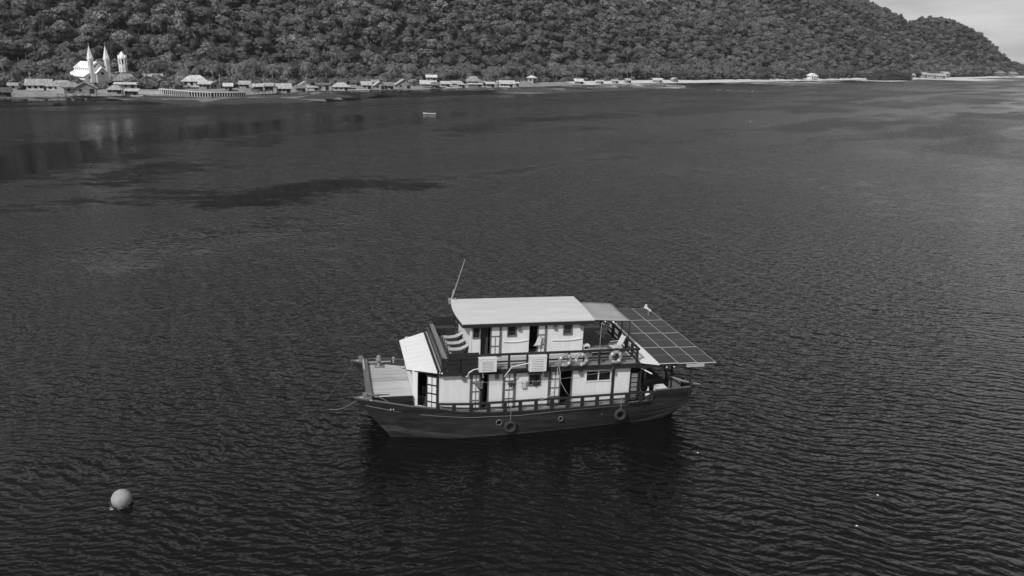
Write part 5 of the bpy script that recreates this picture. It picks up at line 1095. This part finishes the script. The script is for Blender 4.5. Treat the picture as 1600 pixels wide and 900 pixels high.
# ---- mooring lines from the bows
t = thing('mooring_rope', 'thick pale mooring rope sagging from the near bow to the water', 'rope'); a = BM @ Vector((.62, .93, 2.72)); b = Vector((-11.2, 36.0, -.2)); b = Vector((-11.0, 37.2, 1.35))
MB().tube([tuple(BM @ Vector((2.4, .6, 1.95))), tuple(BM @ Vector((1.3, .85, 2.55))), tuple(a)] + [tuple(a.lerp(Vector((-11.25, 45.4, -.3)), k / 10) - Vector((0, 0, .4 * math.sin(math.pi * k / 10)))) for k in range(1, 11)], .022, 6).build('strand', mat('rope_pale', .2, .9), t, True)
t = thing('mooring_rope', 'thin mooring rope running straight from the far bow to the water', 'rope'); a = BM @ Vector((.3, 6.5, 2.55))
MB().tube([tuple(a.lerp(Vector((-11.5, 46.0, -.3)), k / 8) - Vector((0, 0, .12 * math.sin(math.pi * k / 8)))) for k in range(9)], .013, 6).build('strand', mat('rope_thin', .12, .9), t, True)

# ------------------------------------------------------------ buoy and bits afloat
t = thing('mooring_buoy', 'big pale grey ball buoy with weed and rope at its foot floating at lower left', 'buoy', (-17.95, 33.75, 0)); M = MB(); r_ = .45; prof = [(.02, -.35), (.3, -.3), (.44, -.12)] + [(r_ * math.cos(a), .32 + r_ * math.sin(a)) for a in np.linspace(-.75, 1.5, 18)]
M.lathe(prof, n=36).build('ball', BUOYM, t, True); wm = MB(); wr = random.Random(2)
for k in range(46):
    a = wr.uniform(0, 6.28); rr = wr.uniform(.34, .47); wm.tube([(rr * math.cos(a), rr * math.sin(a), wr.uniform(0, .14)), ((rr + .05) * math.cos(a + .15), (rr + .05) * math.sin(a + .15), -.04)], wr.uniform(.02, .05), 5)
wm.build('weed_collar', RUBBER, t)
MB().lathe([(.05, .755), (.05, .785), (.02, .795)], n=12).build('lifting_eye', BUOYM, t)
MB().tube([(-.3, -.3, .1), (-.4, -.36, .02), (-.34, -.44, .01), (-.2, -.46, .02), (-.24, -.4, .04), (-.38, -.42, -.03)], .022, 6).build('rope_tail', mat('rope_wet_white', .4, .5), t, True)
for (x, y, rz_, lab) in [(18.23, 36.05, -.6, 'small white scrap floating at lower right, the upper one'), (16.08, 33.25, -.4, 'small white scrap floating at lower right, the lower one'), (10.22, 40.1, .2, 'tiny pale scrap floating right of the boat stern'), (76.1, 270.6, 0, 'tiny white float far out on the right half of the bay')]:
    s_ = .06 if y < 100 else .25; t = thing('floating_scrap', lab, 'flotsam', (x, y, .02), rz_); MB().add([(-s_, -.4 * s_, 0), (s_ * .9, -.3 * s_, 0), (s_, .35 * s_, .02), (-.7 * s_, .5 * s_, 0), (0, 0, .6 * s_), (0, 0, -.3 * s_)], [(0, 1, 4), (1, 2, 4), (2, 3, 4), (3, 0, 4), (1, 0, 5), (2, 1, 5), (3, 2, 5), (0, 3, 5)]).build('scrap', PVCW, t)

# ------------------------------------------------------------ air
hz = MB().box(-700, 1900, -60, 2300, -3, 260).mesh('haze', bpy.data.materials.new('haze_air')); hm = hz.materials[0]; hm.use_nodes = True; hn = hm.node_tree.nodes; hn.remove(hn['Principled BSDF'])
pv = hn.new('ShaderNodeVolumePrincipled'); pv.inputs['Color'].default_value = (.85, .85, .85, 1); pv.inputs['Density'].default_value = HAZE; pv.inputs['Anisotropy'].default_value = .2
hm.node_tree.links.new(pv.outputs[0], hn['Material Output'].inputs['Volume']); ho = link('haze', hz); ho['kind'] = 'stuff'
